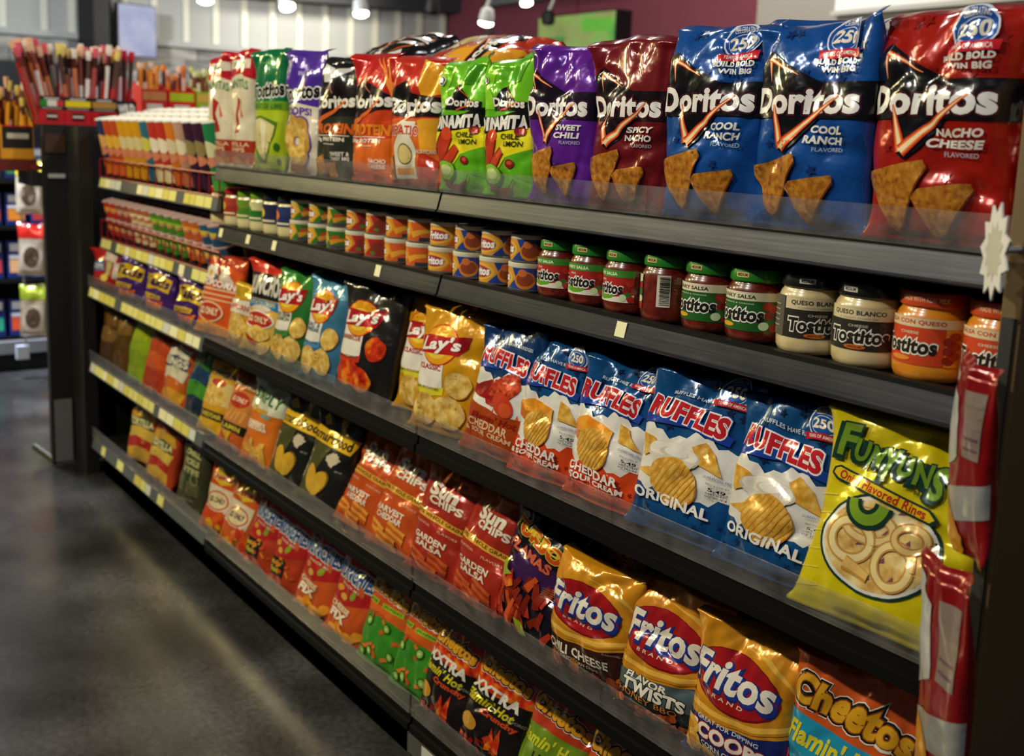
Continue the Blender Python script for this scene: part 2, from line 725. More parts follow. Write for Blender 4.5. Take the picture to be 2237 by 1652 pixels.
# ------------------------------------------------------------------ the pillow bag
def bag_surface(W, H, T, seed, nu=34, nv=46, st=0.045, sb=0.03, pinch=0.09, crumple=1.0, topbend=0.02, nexp=2.5, fold=0.0):
    rg = np.random.default_rng(seed)
    v = np.linspace(0, 1, nv + 1)
    w = np.clip((v - sb) / (1 - sb - st), 0, 1)
    prof = np.sin(PI * w ** 0.72) ** 0.5
    prof = np.where((w <= 0) | (w >= 1), 0, prof)
    b = T / 2 * prof
    a = W / 2 * (1 - pinch * prof)
    th = np.linspace(0, PI, 91)
    u = np.linspace(0, 1, nu + 1)
    F = np.zeros((nv + 1, nu + 1, 3))
    for j in range(nv + 1):
        c, s = np.cos(th), np.sin(th)
        x = -a[j] * np.sign(c) * np.abs(c) ** (2 / nexp)
        y = -b[j] * np.abs(s) ** (2 / nexp)
        d = np.concatenate([[0], np.cumsum(np.hypot(np.diff(x), np.diff(y)))])
        d /= d[-1]
        F[j, :, 0] = np.interp(u, d, x)
        F[j, :, 1] = np.interp(u, d, y)
        F[j, :, 2] = v[j] * H
    Bk = F.copy()
    Bk[:, :, 1] *= -1
    U, Wg = np.meshgrid(u, w)
    win = np.clip(1 - (2 * U - 1) ** 8, 0, 1) * (np.sin(PI * np.clip(Wg, 0, 1)) ** 0.35)

    def disp():
        D = np.zeros_like(U)
        for end in (0, 1):
            for k in range(12):
                u0, sl = rg.uniform(0.03, 0.97), rg.uniform(-0.8, 0.8)
                wd, am, la = rg.uniform(0.025, 0.10), rg.uniform(0.003, 0.0085), rg.uniform(0.07, 0.28)
                dw = (1 - Wg) if end else Wg
                D -= am * np.clip(1 - np.abs(U - u0 - sl * dw) / wd, 0, 1) * np.exp(-dw / la) * (1.25 if end else 0.8)
        for k in range(11):
            u0, w0, an = rg.uniform(0.1, 0.9), rg.uniform(0.15, 0.9), rg.uniform(0, PI)
            ln, wd, am = rg.uniform(0.12, 0.3), rg.uniform(0.03, 0.11), rg.uniform(0.0015, 0.0045)
            du, dw = U - u0, (Wg - w0) * H / W
            q = du * math.cos(an) + dw * math.sin(an)
            r = -du * math.sin(an) + dw * math.cos(an)
            D -= am * np.clip(1 - np.abs(r) / wd, 0, 1) * np.clip(1 - (q / ln) ** 2, 0, 1)
        for k in range(4):
            D += 0.0012 * np.sin(U * rg.uniform(5, 15) + rg.uniform(0, 6)) * np.sin(Wg * rg.uniform(5, 15) + rg.uniform(0, 6))
        for _k in range(2):
            E = np.pad(D, 1, mode='edge')
            D = (E[:-2, 1:-1] + E[2:, 1:-1] + E[1:-1, :-2] + E[1:-1, 2:] + 2 * E[1:-1, 1:-1]) / 6
        return D * win * crumple

    # stand-off along the surface normal
    NF = grid_normals(F)
    F = F + NF * disp()[:, :, None]
    NB = -grid_normals(Bk)
    Bk = Bk + NB * disp()[:, :, None]
    # both skins move together: bent, rippled seals and leaning shoulders
    ph = rg.uniform(0, 6, 4)
    edge = (1 - prof[:, None]) * (Wg > 0.5)
    rip = (0.006 * np.sin(U * 6.5 + ph[0]) + 0.0035 * np.sin(U * 14 + ph[1])) * edge * crumple
    tb = np.clip((v[:, None] - 0.72) / 0.28, 0, 1) ** 2 * (topbend + fold * np.sin(U * 3.2 + ph[2]))
    lowrip = 0.004 * np.sin(U * 9 + ph[3]) * (1 - prof[:, None]) * (Wg < 0.5)
    cen = -(T / 2) * (1 - prof) * np.where(w > 0.5, 0.62 * np.clip((1 - v) / 0.05 + 0.35, 0, 1), 0.35)
    for G in (F, Bk):
        G[:, :, 1] += rip + tb + lowrip + cen[:, None]
        G[:, :, 0] += 0.004 * np.sin(v[:, None] * 5 + ph[1])
        G[:, :, 2] -= np.abs(tb) * 0.35
        G[:, :, 2] += 0.004 * np.sin(U * 4 + ph[0]) * np.clip((v[:, None] - 0.8) / 0.2, 0, 1)
    Bk[:, :, 1] += 0.0006
    F[:, :, 1] -= 0.0006
    return F, Bk


def tube_mesh(name, F, Bk, r0, r1, mat):
    nu = F.shape[1] - 1
    V, f = [], []
    for j in range(r0, r1 + 1):
        V += F[j].tolist()
        V += Bk[j, nu - 1:0:-1].tolist()
    n = 2 * nu
    for j in range(r1 - r0):
        for i in range(n):
            f.append((j * n + i, j * n + (i + 1) % n, (j + 1) * n + (i + 1) % n, (j + 1) * n + i))
    if r0 == 0:
        f.append(tuple(range(n - 1, -1, -1)))
    f.append(tuple((r1 - r0) * n + i for i in range(n)))
    me = bpy.data.meshes.new(name)
    me.from_pydata(V, [], f)
    me.materials.append(mat)
    me.polygons.foreach_set('use_smooth', [True] * len(f))
    me.update()
    return me


def make_bag(name, design, base_col, W, H, T, seed, loc, lean, yaw, label, cat, group=None, nu=34, nv=46, roll=0.0, **kw):
    F, Bk = bag_surface(W, H, T, seed, nu, nv, **kw)
    k = nv - 2
    ob = bpy.data.objects.new(name, tube_mesh(name, F, Bk, 0, k, film(base_col)))
    COL.objects.link(ob)
    tag(ob, label, cat, group)
    sl = bpy.data.objects.new('top_seal', tube_mesh('top_seal', F, Bk, k, nv, film(base_col)))
    COL.objects.link(sl)
    sl.parent = ob
    N = grid_normals(F)
    if design is not None:
        print_on(design, F, N, ob)
    M = Matrix.Translation(loc) @ Matrix.Rotation(RAD(yaw), 4, 'Z') @ Matrix.Rotation(RAD(-lean), 4, 'X') @ Matrix.Rotation(RAD(roll), 4, 'Y')
    ob.matrix_world = M
    # rest the lowest point on the shelf
    zmin = min((M @ Vector(p))[2] for p in np.concatenate([F[0:6].reshape(-1, 3), Bk[0:6].reshape(-1, 3)]))
    ob.location.z += loc[2] - zmin + 0.0008
    return ob

# ------------------------------------------------------------------ designs
BL, LT, AR, BG, SL, DP = 'brand_lettering', 'flavor_lettering', 'artwork', 'anniversary_badge', 'slogan_lettering', 'date_print'
INK = '0c0c10'
CRM = 'efe9da'


def arch(k):
    return lambda a, d: (a, d + k * (1 - a * a))


def rise(k):
    return lambda a, d: (a, d + k * a)


def wavy(k, f=3.0, p=0.0):
    return lambda a, d: (a, d * (1 + 0.12 * math.sin(a * 5 + p)) + k * math.sin(a * f + p))


def grow(k):
    return lambda a, d: (a, d * (1 + k * a))


def badge(d, cx, cy, r):
    d.E(BG, 'dfe6ee', cx, cy, r, r * d.asp * 0.92)
    d.E(BG, '1d4f9e', cx, cy, r * 0.92, r * d.asp * 0.84)
    d.E(BG, 'c9d6e6', cx, cy - 0.004, r * 0.76, r * d.asp * 0.62)
    d.E(BG, '1d4f9e', cx, cy - 0.004, r * 0.72, r * d.asp * 0.58)
    d.T(BG, 'f2efe4', 'CELEBRATING', cx, cy + r * d.asp * 0.64, r * 1.0, r * d.asp * 0.16, 0.01, warp=arch(0.8))
    d.T(BG, 'f4ecd2', '250', cx, cy + 0.002, r * 1.3, r * d.asp * 0.72, 0.035)
    d.P(BG, 'c3202c', [(cx - r * 1.15, cy - r * d.asp * 0.62), (cx + r * 1.15, cy - r * d.asp * 0.55),
                       (cx + r * 1.1, cy - r * d.asp * 0.95), (cx - r * 1.1, cy - r * d.asp * 1.0)])
    d.T(BG, 'f4efe4', 'YEARS OF AMERICA', cx, cy - r * d.asp * 0.78, r * 1.7, r * d.asp * 0.2, 0.01)


def stars(d, col, n, seed, v0, v1, r=0.035):
    rg = random.Random(seed)
    for i in range(n):
        d.S(AR, col, rg.uniform(0.06, 0.94), rg.uniform(v0, v1), rg.uniform(0.6, 1.1) * r, rg.uniform(0, 1))


def flame_stroke(d, pts, w):
    d.L(AR, 'c8341a', pts, w * 0.2, w * 1.25)
    d.L(AR, 'f0782a', pts, w * 0.1, w * 0.9)
    d.L(AR, 'fbe2b0', pts, w * 0.02, w * 0.5)


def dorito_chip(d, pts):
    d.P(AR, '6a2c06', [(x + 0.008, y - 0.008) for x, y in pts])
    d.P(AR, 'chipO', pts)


def doritos(bg, lines, bdg=False, starcol=None, chips=True, shard=INK, outl='6a1420', logo_v=0.60):
    d = Dz()
    v = logo_v
    if starcol:
        stars(d, starcol, 10, 5, 0.64, 0.95, 0.055)
        stars(d, starcol, 6, 8, 0.14, 0.45, 0.055)
    d.P(AR, shard, [(0.0, v + 0.07), (0.06, v + 0.22), (0.12, v + 0.24), (0.30, v + 0.17), (0.60, v + 0.085), (1.0, v + 0.085),
                    (1.0, v - 0.085), (0.62, v - 0.08), (0.46, v - 0.2), (0.36, v - 0.25), (0.29, v - 0.22), (0.24, v - 0.08), (0.0, v - 0.085)])
    flame_stroke(d, [(0.155, v + 0.09), (0.12, v + 0.2)], 0.035)
    flame_stroke(d, [(0.42, v + 0.115), (0.28, v + 0.155), (0.12, v + 0.2)], 0.03)
    d.T(BL, 'f3f0e8', 'Doritos', 0.465, v, 0.88, 0.125, 0.045, out=[(0.05, outl), (0.028, '120c10')])
    flame_stroke(d, [(0.25, v - 0.02), (0.335, v - 0.215)], 0.07)
    flame_stroke(d, [(0.75, v + 0.02), (0.52, v - 0.105), (0.335, v - 0.215)], 0.07)
    n = len(lines)
    for i, s in enumerate(lines):
        d.T(LT, 'eeeade', s, 0.70 - 0.02 * i, v - 0.13 - 0.047 * i, 0.075 * len(s) * 0.78, 0.036, 0.045, 0.15)
    d.T(LT, 'a9b4bf', 'FLAVORED', 0.72, v - 0.13 - 0.045 * n, 0.22, 0.02, 0.01)
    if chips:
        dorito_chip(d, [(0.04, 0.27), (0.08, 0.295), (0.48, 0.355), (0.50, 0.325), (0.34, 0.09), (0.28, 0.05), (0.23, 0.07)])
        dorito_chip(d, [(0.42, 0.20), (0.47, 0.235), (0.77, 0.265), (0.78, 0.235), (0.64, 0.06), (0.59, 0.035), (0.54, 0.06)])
    if bdg:
        badge(d, 0.72, 0.888, 0.15)
        d.T(SL, 'f0ece0', 'BUILD BOLD', 0.70, 0.773, 0.34, 0.027, 0.045)
        d.T(SL, 'f0ece0', 'WIN BIG', 0.72, 0.738, 0.27, 0.027, 0.045)
    return d


def d_santitas():
    d = Dz(0.6)
    d.R(AR, 'd8cdb2', 0, 0.0, 1, 0.80)
    d.P(AR, 'b4182c', [(0, 0.74), (0.5, 0.80), (1, 0.74), (1, 0.8), (1, 1), (0, 1)])
    d.R(AR, 'ded6c4', 0.05, 0.84, 0.95, 0.92)
    d.T(LT, '2f7a4a', 'CORN CHIPS', 0.4, 0.88, 0.5, 0.04, 0.03)
    d.T(BL, '3f7d46', 'SANTITAS', 0.5, 0.69, 0.82, 0.075, 0.03, warp=arch(0.7))
    d.P(AR, 'a8281e', [(0.44, 0.60), (0.60, 0.56), (0.54, 0.46), (0.66, 0.30), (0.42, 0.29), (0.46, 0.42)])
    d.P(AR, 'c85a4a', [(0.60, 0.56), (0.72, 0.44), (0.66, 0.42)])
    d.R(AR, 'a8341c', 0, 0.03, 1, 0.235)
    d.T(LT, 'e4c9a0', 'TORTILLA', 0.5, 0.20, 0.8, 0.035, 0.03)
    d.T(LT, 'e4c9a0', 'CHIPS', 0.5, 0.155, 0.6, 0.035, 0.03)
    d.P(AR, 'd98a2a', [(0.1, 0.06), (0.4, 0.10), (0.7, 0.05), (0.9, 0.09), (0.9, 0.03), (0.1, 0.03)])
    return d


def tostitos_logo(d, v, w=0.95, h=0.12, rot=0.05, cx=0.5):
    d.T(BL, '15130f', 'Tostitos', cx, v, w, h, 0.045, 0.1, rot, out=[(0.06, 'f1eee4')])
    d.P(BL, 'e8a020', [(cx + 0.16 * w, v + h * 0.62), (cx + 0.23 * w, v + h * 0.62), (cx + 0.19 * w, v + h * 0.28)])


def d_tostlime():
    d = Dz(0.6)
    d.R(AR, '0e6a3e', 0, 0.57, 1, 1)
    d.P(AR, '55a05a', [(0.2, 0.9), (0.6, 0.86), (0.9, 0.92), (0.6, 0.88)])
    d.R(AR, '6f9a1c', 0, 0.50, 1, 0.57)
    tostitos_logo(d, 0.66)
    d.T(LT, '2f6a1e', 'HINT OF LIME', 0.5, 0.53, 0.86, 0.045, 0.03)
    d.P(AR, '4d7a14', [(0.08, 0.42), (0.4, 0.45), (0.85, 0.40), (0.8, 0.3), (0.5, 0.05), (0.3, 0.06), (0.12, 0.25)])
    d.P(AR, 'd6c88a', [(0.12, 0.40), (0.4, 0.43), (0.80, 0.37), (0.7, 0.24), (0.48, 0.08), (0.34, 0.12), (0.15, 0.25)])
    d.P(AR, 'ece4c0', [(0.42, 0.41), (0.56, 0.38), (0.52, 0.2), (0.46, 0.12)])
    d.E(AR, '2f6a1e', 0.85, 0.2, 0.06)
    d.E(AR, '2f6a1e', 0.9, 0.08, 0.05)
    return d


def d_tostscoops():
    d = Dz(0.62)
    d.R(AR, '4b2b98', 0, 0.56, 1, 1)
    d.R(AR, 'd9d0ba', 0, 0.0, 1, 0.56)
    d.P(AR, '4b2b98', [(0, 0.53), (0.5, 0.56), (1, 0.52), (1, 0.58), (0, 0.58)])
    d.T(LT, 'b9aee0', 'BITE SIZE', 0.66, 0.80, 0.5, 0.03, 0.02)
    tostitos_logo(d, 0.645)
    d.T(LT, '5a3aa8', 'SCOOPS!', 0.46, 0.49, 0.72, 0.06, 0.04, warp=arch(0.25))
    for i in range(7):
        a = 2 * PI * i / 7
        d.E(AR, '6a4aa8', 0.48 + 0.22 * math.cos(a), 0.26 + 0.13 * math.sin(a), 0.17, 0.1)
    for i in range(7):
        a = 2 * PI * i / 7
        d.E(AR, 'c99a3a', 0.48 + 0.21 * math.cos(a), 0.26 + 0.125 * math.sin(a), 0.15, 0.09)
    for i in range(7):
        a = 2 * PI * i / 7 + 0.4
        d.E(AR, 'chipY', 0.47 + 0.18 * math.cos(a), 0.255 + 0.11 * math.sin(a), 0.11, 0.065, k=0.15, seed=i)
    d.P(AR, 'a03018', [(0.1, 0.03), (0.3, 0.10), (0.7, 0.06), (0.7, 0.02), (0.1, 0.02)])
    return d


def d_protein(bg2, word, lt):
    d = Dz()
    if bg2:
        d.R(AR, bg2, 0, 0.0, 1, 0.55)
        d.P(AR, 'e06a20', [(0, 0.25), (1, 0.35), (1, 0.05), (0, 0.1)])
        for i in range(5):
            d.L(AR, 'f08a3a', [(0.5 + i * 0.1, 0.95), (1.0, 0.72 - i * 0.05)], 0.01)
    else:
        d.P(AR, 'd9d6d0', [(0.05, 0.93), (0.5, 0.86), (0.9, 0.95), (0.6, 0.8), (0.1, 0.78)])
        d.P(AR, '2e3226', [(0, 0.5), (1, 0.5), (1, 0.1), (0, 0.1)])
    d.P(AR, '1a1014', [(0.05, 0.72), (0.25, 0.80), (0.95, 0.66), (0.95, 0.56), (0.5, 0.52), (0.12, 0.4), (0.05, 0.55)])
    d.L(AR, 'e88a4a', [(0.25, 0.80), (0.18, 0.62)], 0.03, 0.01)
    d.L(AR, 'e88a4a', [(0.25, 0.80), (0.5, 0.68)], 0.03, 0.01)
    d.T(BL, 'efe9dc', 'Doritos', 0.5, 0.615, 0.95, 0.105, 0.045, rot=0.03, out=[(0.05, '1a0c10')])
    d.L(AR, 'e06a2a', [(0.12, 0.44), (0.45, 0.52), (0.78, 0.62)], 0.06, 0.03)
    d.T(LT, word, 'PROTEIN', 0.52, 0.40, 0.92, 0.085, 0.05, 0.12)
    d.L(LT, 'e8dcc8', [(0.05, 0.345), (0.9, 0.345)], 0.01)
    d.T(LT, 'ece4d4', '10g PROTEIN', 0.45, 0.31, 0.74, 0.042, 0.045)
    d.L(LT, 'e8dcc8', [(0.3, 0.275), (0.65, 0.275)], 0.008)
    if bg2:
        d.T(LT, 'f0e4d4', 'NACHO', 0.76, 0.165, 0.34, 0.034, 0.04)
        d.T(LT, 'f0e4d4', 'CHEESE', 0.74, 0.125, 0.38, 0.034, 0.04)
    else:
        d.T(LT, 'e4dccc', 'SWEET &', 0.72, 0.20, 0.36, 0.034, 0.04)
        d.T(LT, 'e4dccc', 'TANGY BBQ', 0.70, 0.16, 0.42, 0.034, 0.04)
        dorito_chip(d, [(0.02, 0.15), (0.3, 0.19), (0.36, 0.05), (0.1, 0.02)])
        dorito_chip(d, [(0.36, 0.12), (0.62, 0.13), (0.55, 0.01), (0.38, 0.01)])
    return d


def d_dortap():
    d = Dz()
    d.P(AR, 'e0981e', [(0.55, 0.98), (0.95, 0.92), (1, 0.70), (0.7, 0.66), (0.6, 0.8)])
    d.P(AR, 'd9661e', [(0, 0.5), (1, 0.52), (1, 0.05), (0.5, 0.02), (0, 0.08)])
    d.P(AR, 'e8a428', [(0.62, 0.5), (1, 0.52), (1, 0.3), (0.7, 0.26)])
    d.P(AR, '16100e', [(0, 0.70), (0.3, 0.80), (0.5, 0.70), (1, 0.66), (1, 0.53), (0.4, 0.52), (0, 0.54)])
    d.T(BL, 'efe9dc', 'Doritos', 0.5, 0.61, 0.97, 0.115, 0.045, out=[(0.05, '160c0e')])
    flame_stroke(d, [(0.72, 0.62), (0.3, 0.46)], 0.05)
    d.P(AR, 'e8e2d2', [(0.34, 0.49), (0.60, 0.49), (0.56, 0.40), (0.4, 0.40)])
    d.T(LT, 'c0281c', 'TAPATIO', 0.36, 0.42, 0.6, 0.075, 0.03, out=[(0.05, 'ece0c8')])
    d.P(AR, 'ddd6be', [(0.2, 0.06), (0.62, 0.06), (0.60, 0.30), (0.5, 0.39), (0.32, 0.39), (0.2, 0.30)])
    d.E(AR, '6a4a1a', 0.41, 0.245, 0.13, 0.08)
    d.E(AR, 'd9c27a', 0.41, 0.245, 0.115, 0.07)
    d.R(AR, 'd98a1e', 0.26, 0.09, 0.56, 0.14)
    d.P(AR, 'b8341c', [(0.66, 0.28), (0.98, 0.2), (0.9, 0.03), (0.66, 0.02)])
    d.T(LT, 'e4d8c4', 'SALSA PICANTE', 0.78, 0.27, 0.36, 0.03, 0.02)
    dorito_chip(d, [(0.0, 0.2), (0.18, 0.24), (0.17, 0.05), (0.05, 0.03)])
    return d


def d_dinamita():
    d = Dz(0.52)
    d.P(AR, '8ad42a', [(0, 0.96), (0.3, 0.9), (0.2, 0.75), (0.45, 0.62), (0, 0.6)])
    d.P(AR, '4c9a16', [(0.5, 0.92), (0.95, 0.95), (0.8, 0.8), (0.6, 0.78)])
    d.P(AR, 'e8dc1e', [(0, 0.52), (1, 0.60), (1, 0.36), (0.55, 0.27), (0.3, 0.14), (0, 0.18)])
    d.P(AR, '5cb01a', [(0.55, 0.28), (1, 0.36), (1, 0.1), (0.7, 0.16)])
    d.P(AR, '141014', [(0.42, 0.76), (0.5, 0.79), (0.72, 0.66), (0.92, 0.66), (0.92, 0.60), (0.3, 0.60), (0.36, 0.66)])
    d.L(AR, 'e05a2a', [(0.47, 0.77), (0.70, 0.68)], 0.02, 0.005)
    d.T(BL, 'efe9dc', 'Doritos', 0.60, 0.655, 0.56, 0.062, 0.04, rot=-0.04, out=[(0.05, '18100e')])
    d.L(AR, 'e0502a', [(0.48, 0.60), (0.80, 0.665)], 0.025, 0.008)
    d.P(AR, '101010', [(0, 0.55), (0.5, 0.565), (1, 0.635), (1, 0.50), (0.5, 0.455), (0, 0.43)])
    d.T(BL, 'f2efe6', 'DINAMITA', 0.47, 0.515, 0.88, 0.095, 0.055, 0.22, 0.06, out=[(0.03, '101010')])
    d.L(AR, '7a1c10', [(0.12, 0.17), (0.30, 0.42)], 0.25, 0.24)
    d.L(AR, 'b8361c', [(0.12, 0.17), (0.30, 0.42)], 0.2, 0.2)
    d.E(AR, 'd84a26', 0.31, 0.43, 0.11, 0.05)
    d.L(AR, '8a2412', [(0.2, 0.15), (0.5, 0.33)], 0.16, 0.14)
    d.L(AR, 'c8401e', [(0.2, 0.15), (0.5, 0.33)], 0.12, 0.11)
    d.T(LT, '1c2210', 'CHILE', 0.66, 0.425, 0.3, 0.038, 0.02, 0.15)
    d.T(LT, '1c2210', 'LIMON', 0.70, 0.375, 0.32, 0.038, 0.02, 0.15)
    d.E(AR, '2c6a14', 0.28, 0.15, 0.2, 0.085)
    d.E(AR, '8cbf3a', 0.28, 0.16, 0.17, 0.07)
    d.E(AR, 'c8dc8a', 0.30, 0.165, 0.1, 0.04)
    for cx, cy in ((0.82, 0.46), (0.66, 0.24), (0.04, 0.3)):
        d.E(AR, '8a1c14', cx, cy, 0.08, 0.032)
        d.E(AR, 'c8503a', cx + 0.01, cy + 0.006, 0.045, 0.014)
    d.L(AR, '7a1410', [(0.22, 0.07), (0.36, 0.035), (0.56, 0.05), (0.66, 0.09)], 0.14, 0.03)
    d.L(AR, '3f7a1a', [(0.66, 0.09), (0.74, 0.14)], 0.02)
    d.E(AR, 'e9ece0', 0.10, 0.82, 0.075)
    d.E(AR, '20241c', 0.10, 0.82, 0.065)
    d.E(AR, 'd8dcd0', 0.10, 0.82, 0.045)
    return d


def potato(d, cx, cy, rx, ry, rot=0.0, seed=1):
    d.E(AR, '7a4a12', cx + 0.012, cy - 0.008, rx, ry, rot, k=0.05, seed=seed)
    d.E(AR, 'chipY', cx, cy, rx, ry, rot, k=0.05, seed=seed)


def lays(panel, lines, tcol, swoosh, chips='chipY', top=None):
    d = Dz()
    if top:
        d.P(AR, top, [(0, 0.72), (1, 0.78), (1, 1), (0, 1)])
    d.P(AR, 'e8e2d2', [(0.08, 0.60), (0.50, 0.60), (0.50, 0.33), (0.08, 0.31)])
    if swoosh:
        d.P(AR, swoosh, [(0.05, 0.36), (0.3, 0.33), (0.52, 0.36), (0.52, 0.30), (0.3, 0.27), (0.05, 0.3)])
    d.E(AR, 'c8281e', 0.38, 0.68, 0.27, 0.165)
    d.E(AR, 'e6a318', 0.38, 0.68, 0.255, 0.155)
    d.E(AR, 'f2c842', 0.36, 0.665, 0.17, 0.10)
    d.P(AR, 'b3141c', [(0.06, 0.735), (0.2, 0.75), (0.45, 0.745), (0.78, 0.79), (0.76, 0.70), (0.66, 0.62), (0.4, 0.605), (0.06, 0.60)])
    d.P(AR, '8a0c14', [(0.62, 0.765), (0.78, 0.79), (0.76, 0.70), (0.66, 0.64)])
    d.T(BL, 'f4f1ea', "Lay's", 0.38, 0.675, 0.6, 0.14, 0.035, 0.18, 0.07, out=[(0.03, '8a0c14')], warp=wavy(0.05))
    for i, s in enumerate(lines):
        d.T(LT, tcol, s, 0.29, 0.50 - 0.045 * i, 0.36 if len(s) > 5 else 0.26, 0.042, 0.02)
    d.T(SL, '5a4a20', 'REAL POTATOES', 0.29, 0.335, 0.34, 0.02, 0.01)
    ch = (lambda *a: d.E(AR, chips, *a)) if chips != 'chipY' else None
    if chips == 'chipY':
        potato(d, 0.28, 0.17, 0.20, 0.125, 0.2, 2)
        potato(d, 0.62, 0.18, 0.21, 0.12, -0.3, 3)
        potato(d, 0.70, 0.40, 0.17, 0.10, 0.4, 4)
    else:
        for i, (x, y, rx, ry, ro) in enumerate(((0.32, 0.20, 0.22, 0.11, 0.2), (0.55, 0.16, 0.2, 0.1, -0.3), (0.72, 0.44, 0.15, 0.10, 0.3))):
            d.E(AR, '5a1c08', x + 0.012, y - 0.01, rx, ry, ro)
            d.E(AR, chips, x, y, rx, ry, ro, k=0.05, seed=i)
    return d


def zig(v, amp, n, up, ph=0.0):
    """zigzag boundary with everything to v=up filled"""
    pts = []
    for i in range(n + 1):
        pts.append((i / n, v + (amp if (i % 2 == 0) else -amp) + 0.03 * math.sin(i * 0.9 + ph)))
    return pts + [(1, up), (0, up)]


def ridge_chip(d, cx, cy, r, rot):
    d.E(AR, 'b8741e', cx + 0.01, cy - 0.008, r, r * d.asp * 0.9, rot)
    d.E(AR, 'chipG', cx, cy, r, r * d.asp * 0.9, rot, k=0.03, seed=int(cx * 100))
    for i in range(-4, 5):
        t = i / 5.0
        hw = r * math.sqrt(max(0, 1 - t * t)) * 0.94
        c, s = math.cos(rot), math.sin(rot)
        x, y = t * r, hw
        d.L(AR, 'd09a3a', [(cx + x * c + y * s, cy + (x * s - y * c) * d.asp * 0.9), (cx + x * c - y * s, cy + (x * s + y * c) * d.asp * 0.9)], 0.012)


def ruffles(bottom, lines, kind, hot=False):
    d = Dz()
    if not hot:
        stars(d, '0a2346', 16, 3, 0.62, 0.97, 0.05)
    d.P(AR, 'e6e2d8', zig(0.60, 0.014, 14, 0.2))
    d.P(AR, bottom, zig(0.27, 0.012, 14, 0.0, 2.0))
    if hot:
        for i in range(9):
            x = 0.05 + i * 0.11
            d.P(AR, 'flame', [(x - 0.05, 0.25), (x + 0.06, 0.25), (x + 0.01, 0.33 + 0.03 * math.sin(i * 2))])
        d.P(AR, bottom, [(0, 0.40), (0.2, 0.36), (0.6, 0.32), (1, 0.33), (1, 0), (0, 0)])
    if not hot:
        stars(d, '0f2f5c' if bottom[0] != 'd' else '8a2410', 12, 6, 0.03, 0.22, 0.04)
    d.P(AR, '1c3f9c', [(0.06, 0.70), (0.46, 0.72), (0.88, 0.655), (0.86, 0.60), (0.46, 0.65), (0.06, 0.62)])
    d.T(BL, 'c2202a', 'RUFFLES', 0.45, 0.715, 0.74, 0.115, 0.05, 0.05, -0.10, out=[(0.10, '1c3f9c'), (0.06, 'f1eee6')], warp=lambda a, q: (a, q * (1 + 0.1 * abs(a)) + 0.12 * (1 - a * a)))
    d.T(SL, 'c9d4de', 'RUFFLES HAVE RRRIDGES!', 0.56, 0.835, 0.6, 0.024, 0.02, 0, -0.03)
    if not hot:
        badge(d, 0.80, 0.90, 0.13)
    if kind == 'cheddar':
        d.P(AR, 'c8741a', [(0.08, 0.50), (0.30, 0.55), (0.62, 0.50), (0.60, 0.40), (0.24, 0.38), (0.08, 0.42)])
        d.P(AR, 'cheese', [(0.08, 0.51), (0.30, 0.56), (0.62, 0.51), (0.55, 0.45), (0.20, 0.45)])
        d.P(AR, 'f6b64a', [(0.62, 0.51), (0.61, 0.40), (0.40, 0.40), (0.5, 0.47)])
        d.P(AR, 'chipG', [(0.68, 0.58), (0.78, 0.55), (0.92, 0.43), (0.70, 0.45)])
        ridge_chip(d, 0.42, 0.36, 0.21, -0.5)
    elif kind == 'dip':
        d.P(AR, 'chipG', [(0.10, 0.56), (0.22, 0.55), (0.34, 0.50), (0.12, 0.42)])
        d.P(AR, 'chipG', [(0.58, 0.55), (0.68, 0.60), (0.78, 0.54), (0.86, 0.42), (0.66, 0.46)])
        d.E(AR, 'c9c2b0', 0.42, 0.475, 0.25, 0.07)
        d.E(AR, 'efe9da', 0.42, 0.485, 0.23, 0.058)
        d.E(AR, 'd8d0bc', 0.44, 0.485, 0.13, 0.03)
        d.E(AR, 'f4f0e6', 0.45, 0.492, 0.10, 0.024)
        d.P(AR, 'ddd5c2', [(0.19, 0.46), (0.65, 0.46), (0.56, 0.40), (0.28, 0.40)])
        d.P(AR, 'chipG', [(0.08, 0.335), (0.3, 0.38), (0.36, 0.30)])
        ridge_chip(d, 0.46, 0.325, 0.22, -0.5)
    else:
        d.E(AR, '8a1c10', 0.40, 0.49, 0.32, 0.07, 0.2)
        d.E(AR, 'chipR', 0.56, 0.50, 0.27, 0.10, 0.6, k=0.08, seed=3)
        d.L(AR, '9a1414', [(0.08, 0.47), (0.2, 0.44), (0.42, 0.42), (0.55, 0.46)], 0.11, 0.02)
        d.E(AR, 'c8401e', 0.62, 0.40, 0.17, 0.075, -0.5)
        d.E(AR, 'd8562a', 0.68, 0.37, 0.08, 0.05, -0.3)
    if hot:
        d.T(LT, '9a1c14', "Flamin' Hot", 0.52, 0.275, 0.66, 0.055, 0.02, 0.3)
    for i, s in enumerate(lines):
        big = (i == 0)
        y = (0.205 if not hot else 0.215) - 0.056 * i
        d.T(LT, 'efebe2' if not hot else 'e0b48a', s, 0.46, y, 0.098 * len(s) * (0.9 if big else 0.62), 0.062 if big else 0.036, 0.035, 0, -0.05)
    if kind == 'cheddar':
        d.T(LT, 'e88a5a', 'FLAVORED', 0.62, 0.10, 0.34, 0.022, 0.01, 0, -0.05)
    if not hot:
        d.T(DP, '2a5a9a', 'GUARANTEED FRESH', 0.84, 0.40, 0.22, 0.014, 0.0, 0, -0.1, warp=arch(1.2))
        d.T(DP, '1a1a1c', '5.49', 0.84, 0.345, 0.13, 0.02, 0.02, 0, -0.05)
        d.T(DP, '3a3a3c', 'BEST IF USED BY', 0.84, 0.372, 0.16, 0.009, 0.0, 0, -0.05)
        d.T(DP, '3a3a3c', '5483 15405', 0.84, 0.322, 0.16, 0.011, 0.0, 0, -0.05)
        d.T(DP, '3a3a3c', '02 00:44', 0.84, 0.305, 0.16, 0.011, 0.0, 0, -0.05)
    return d


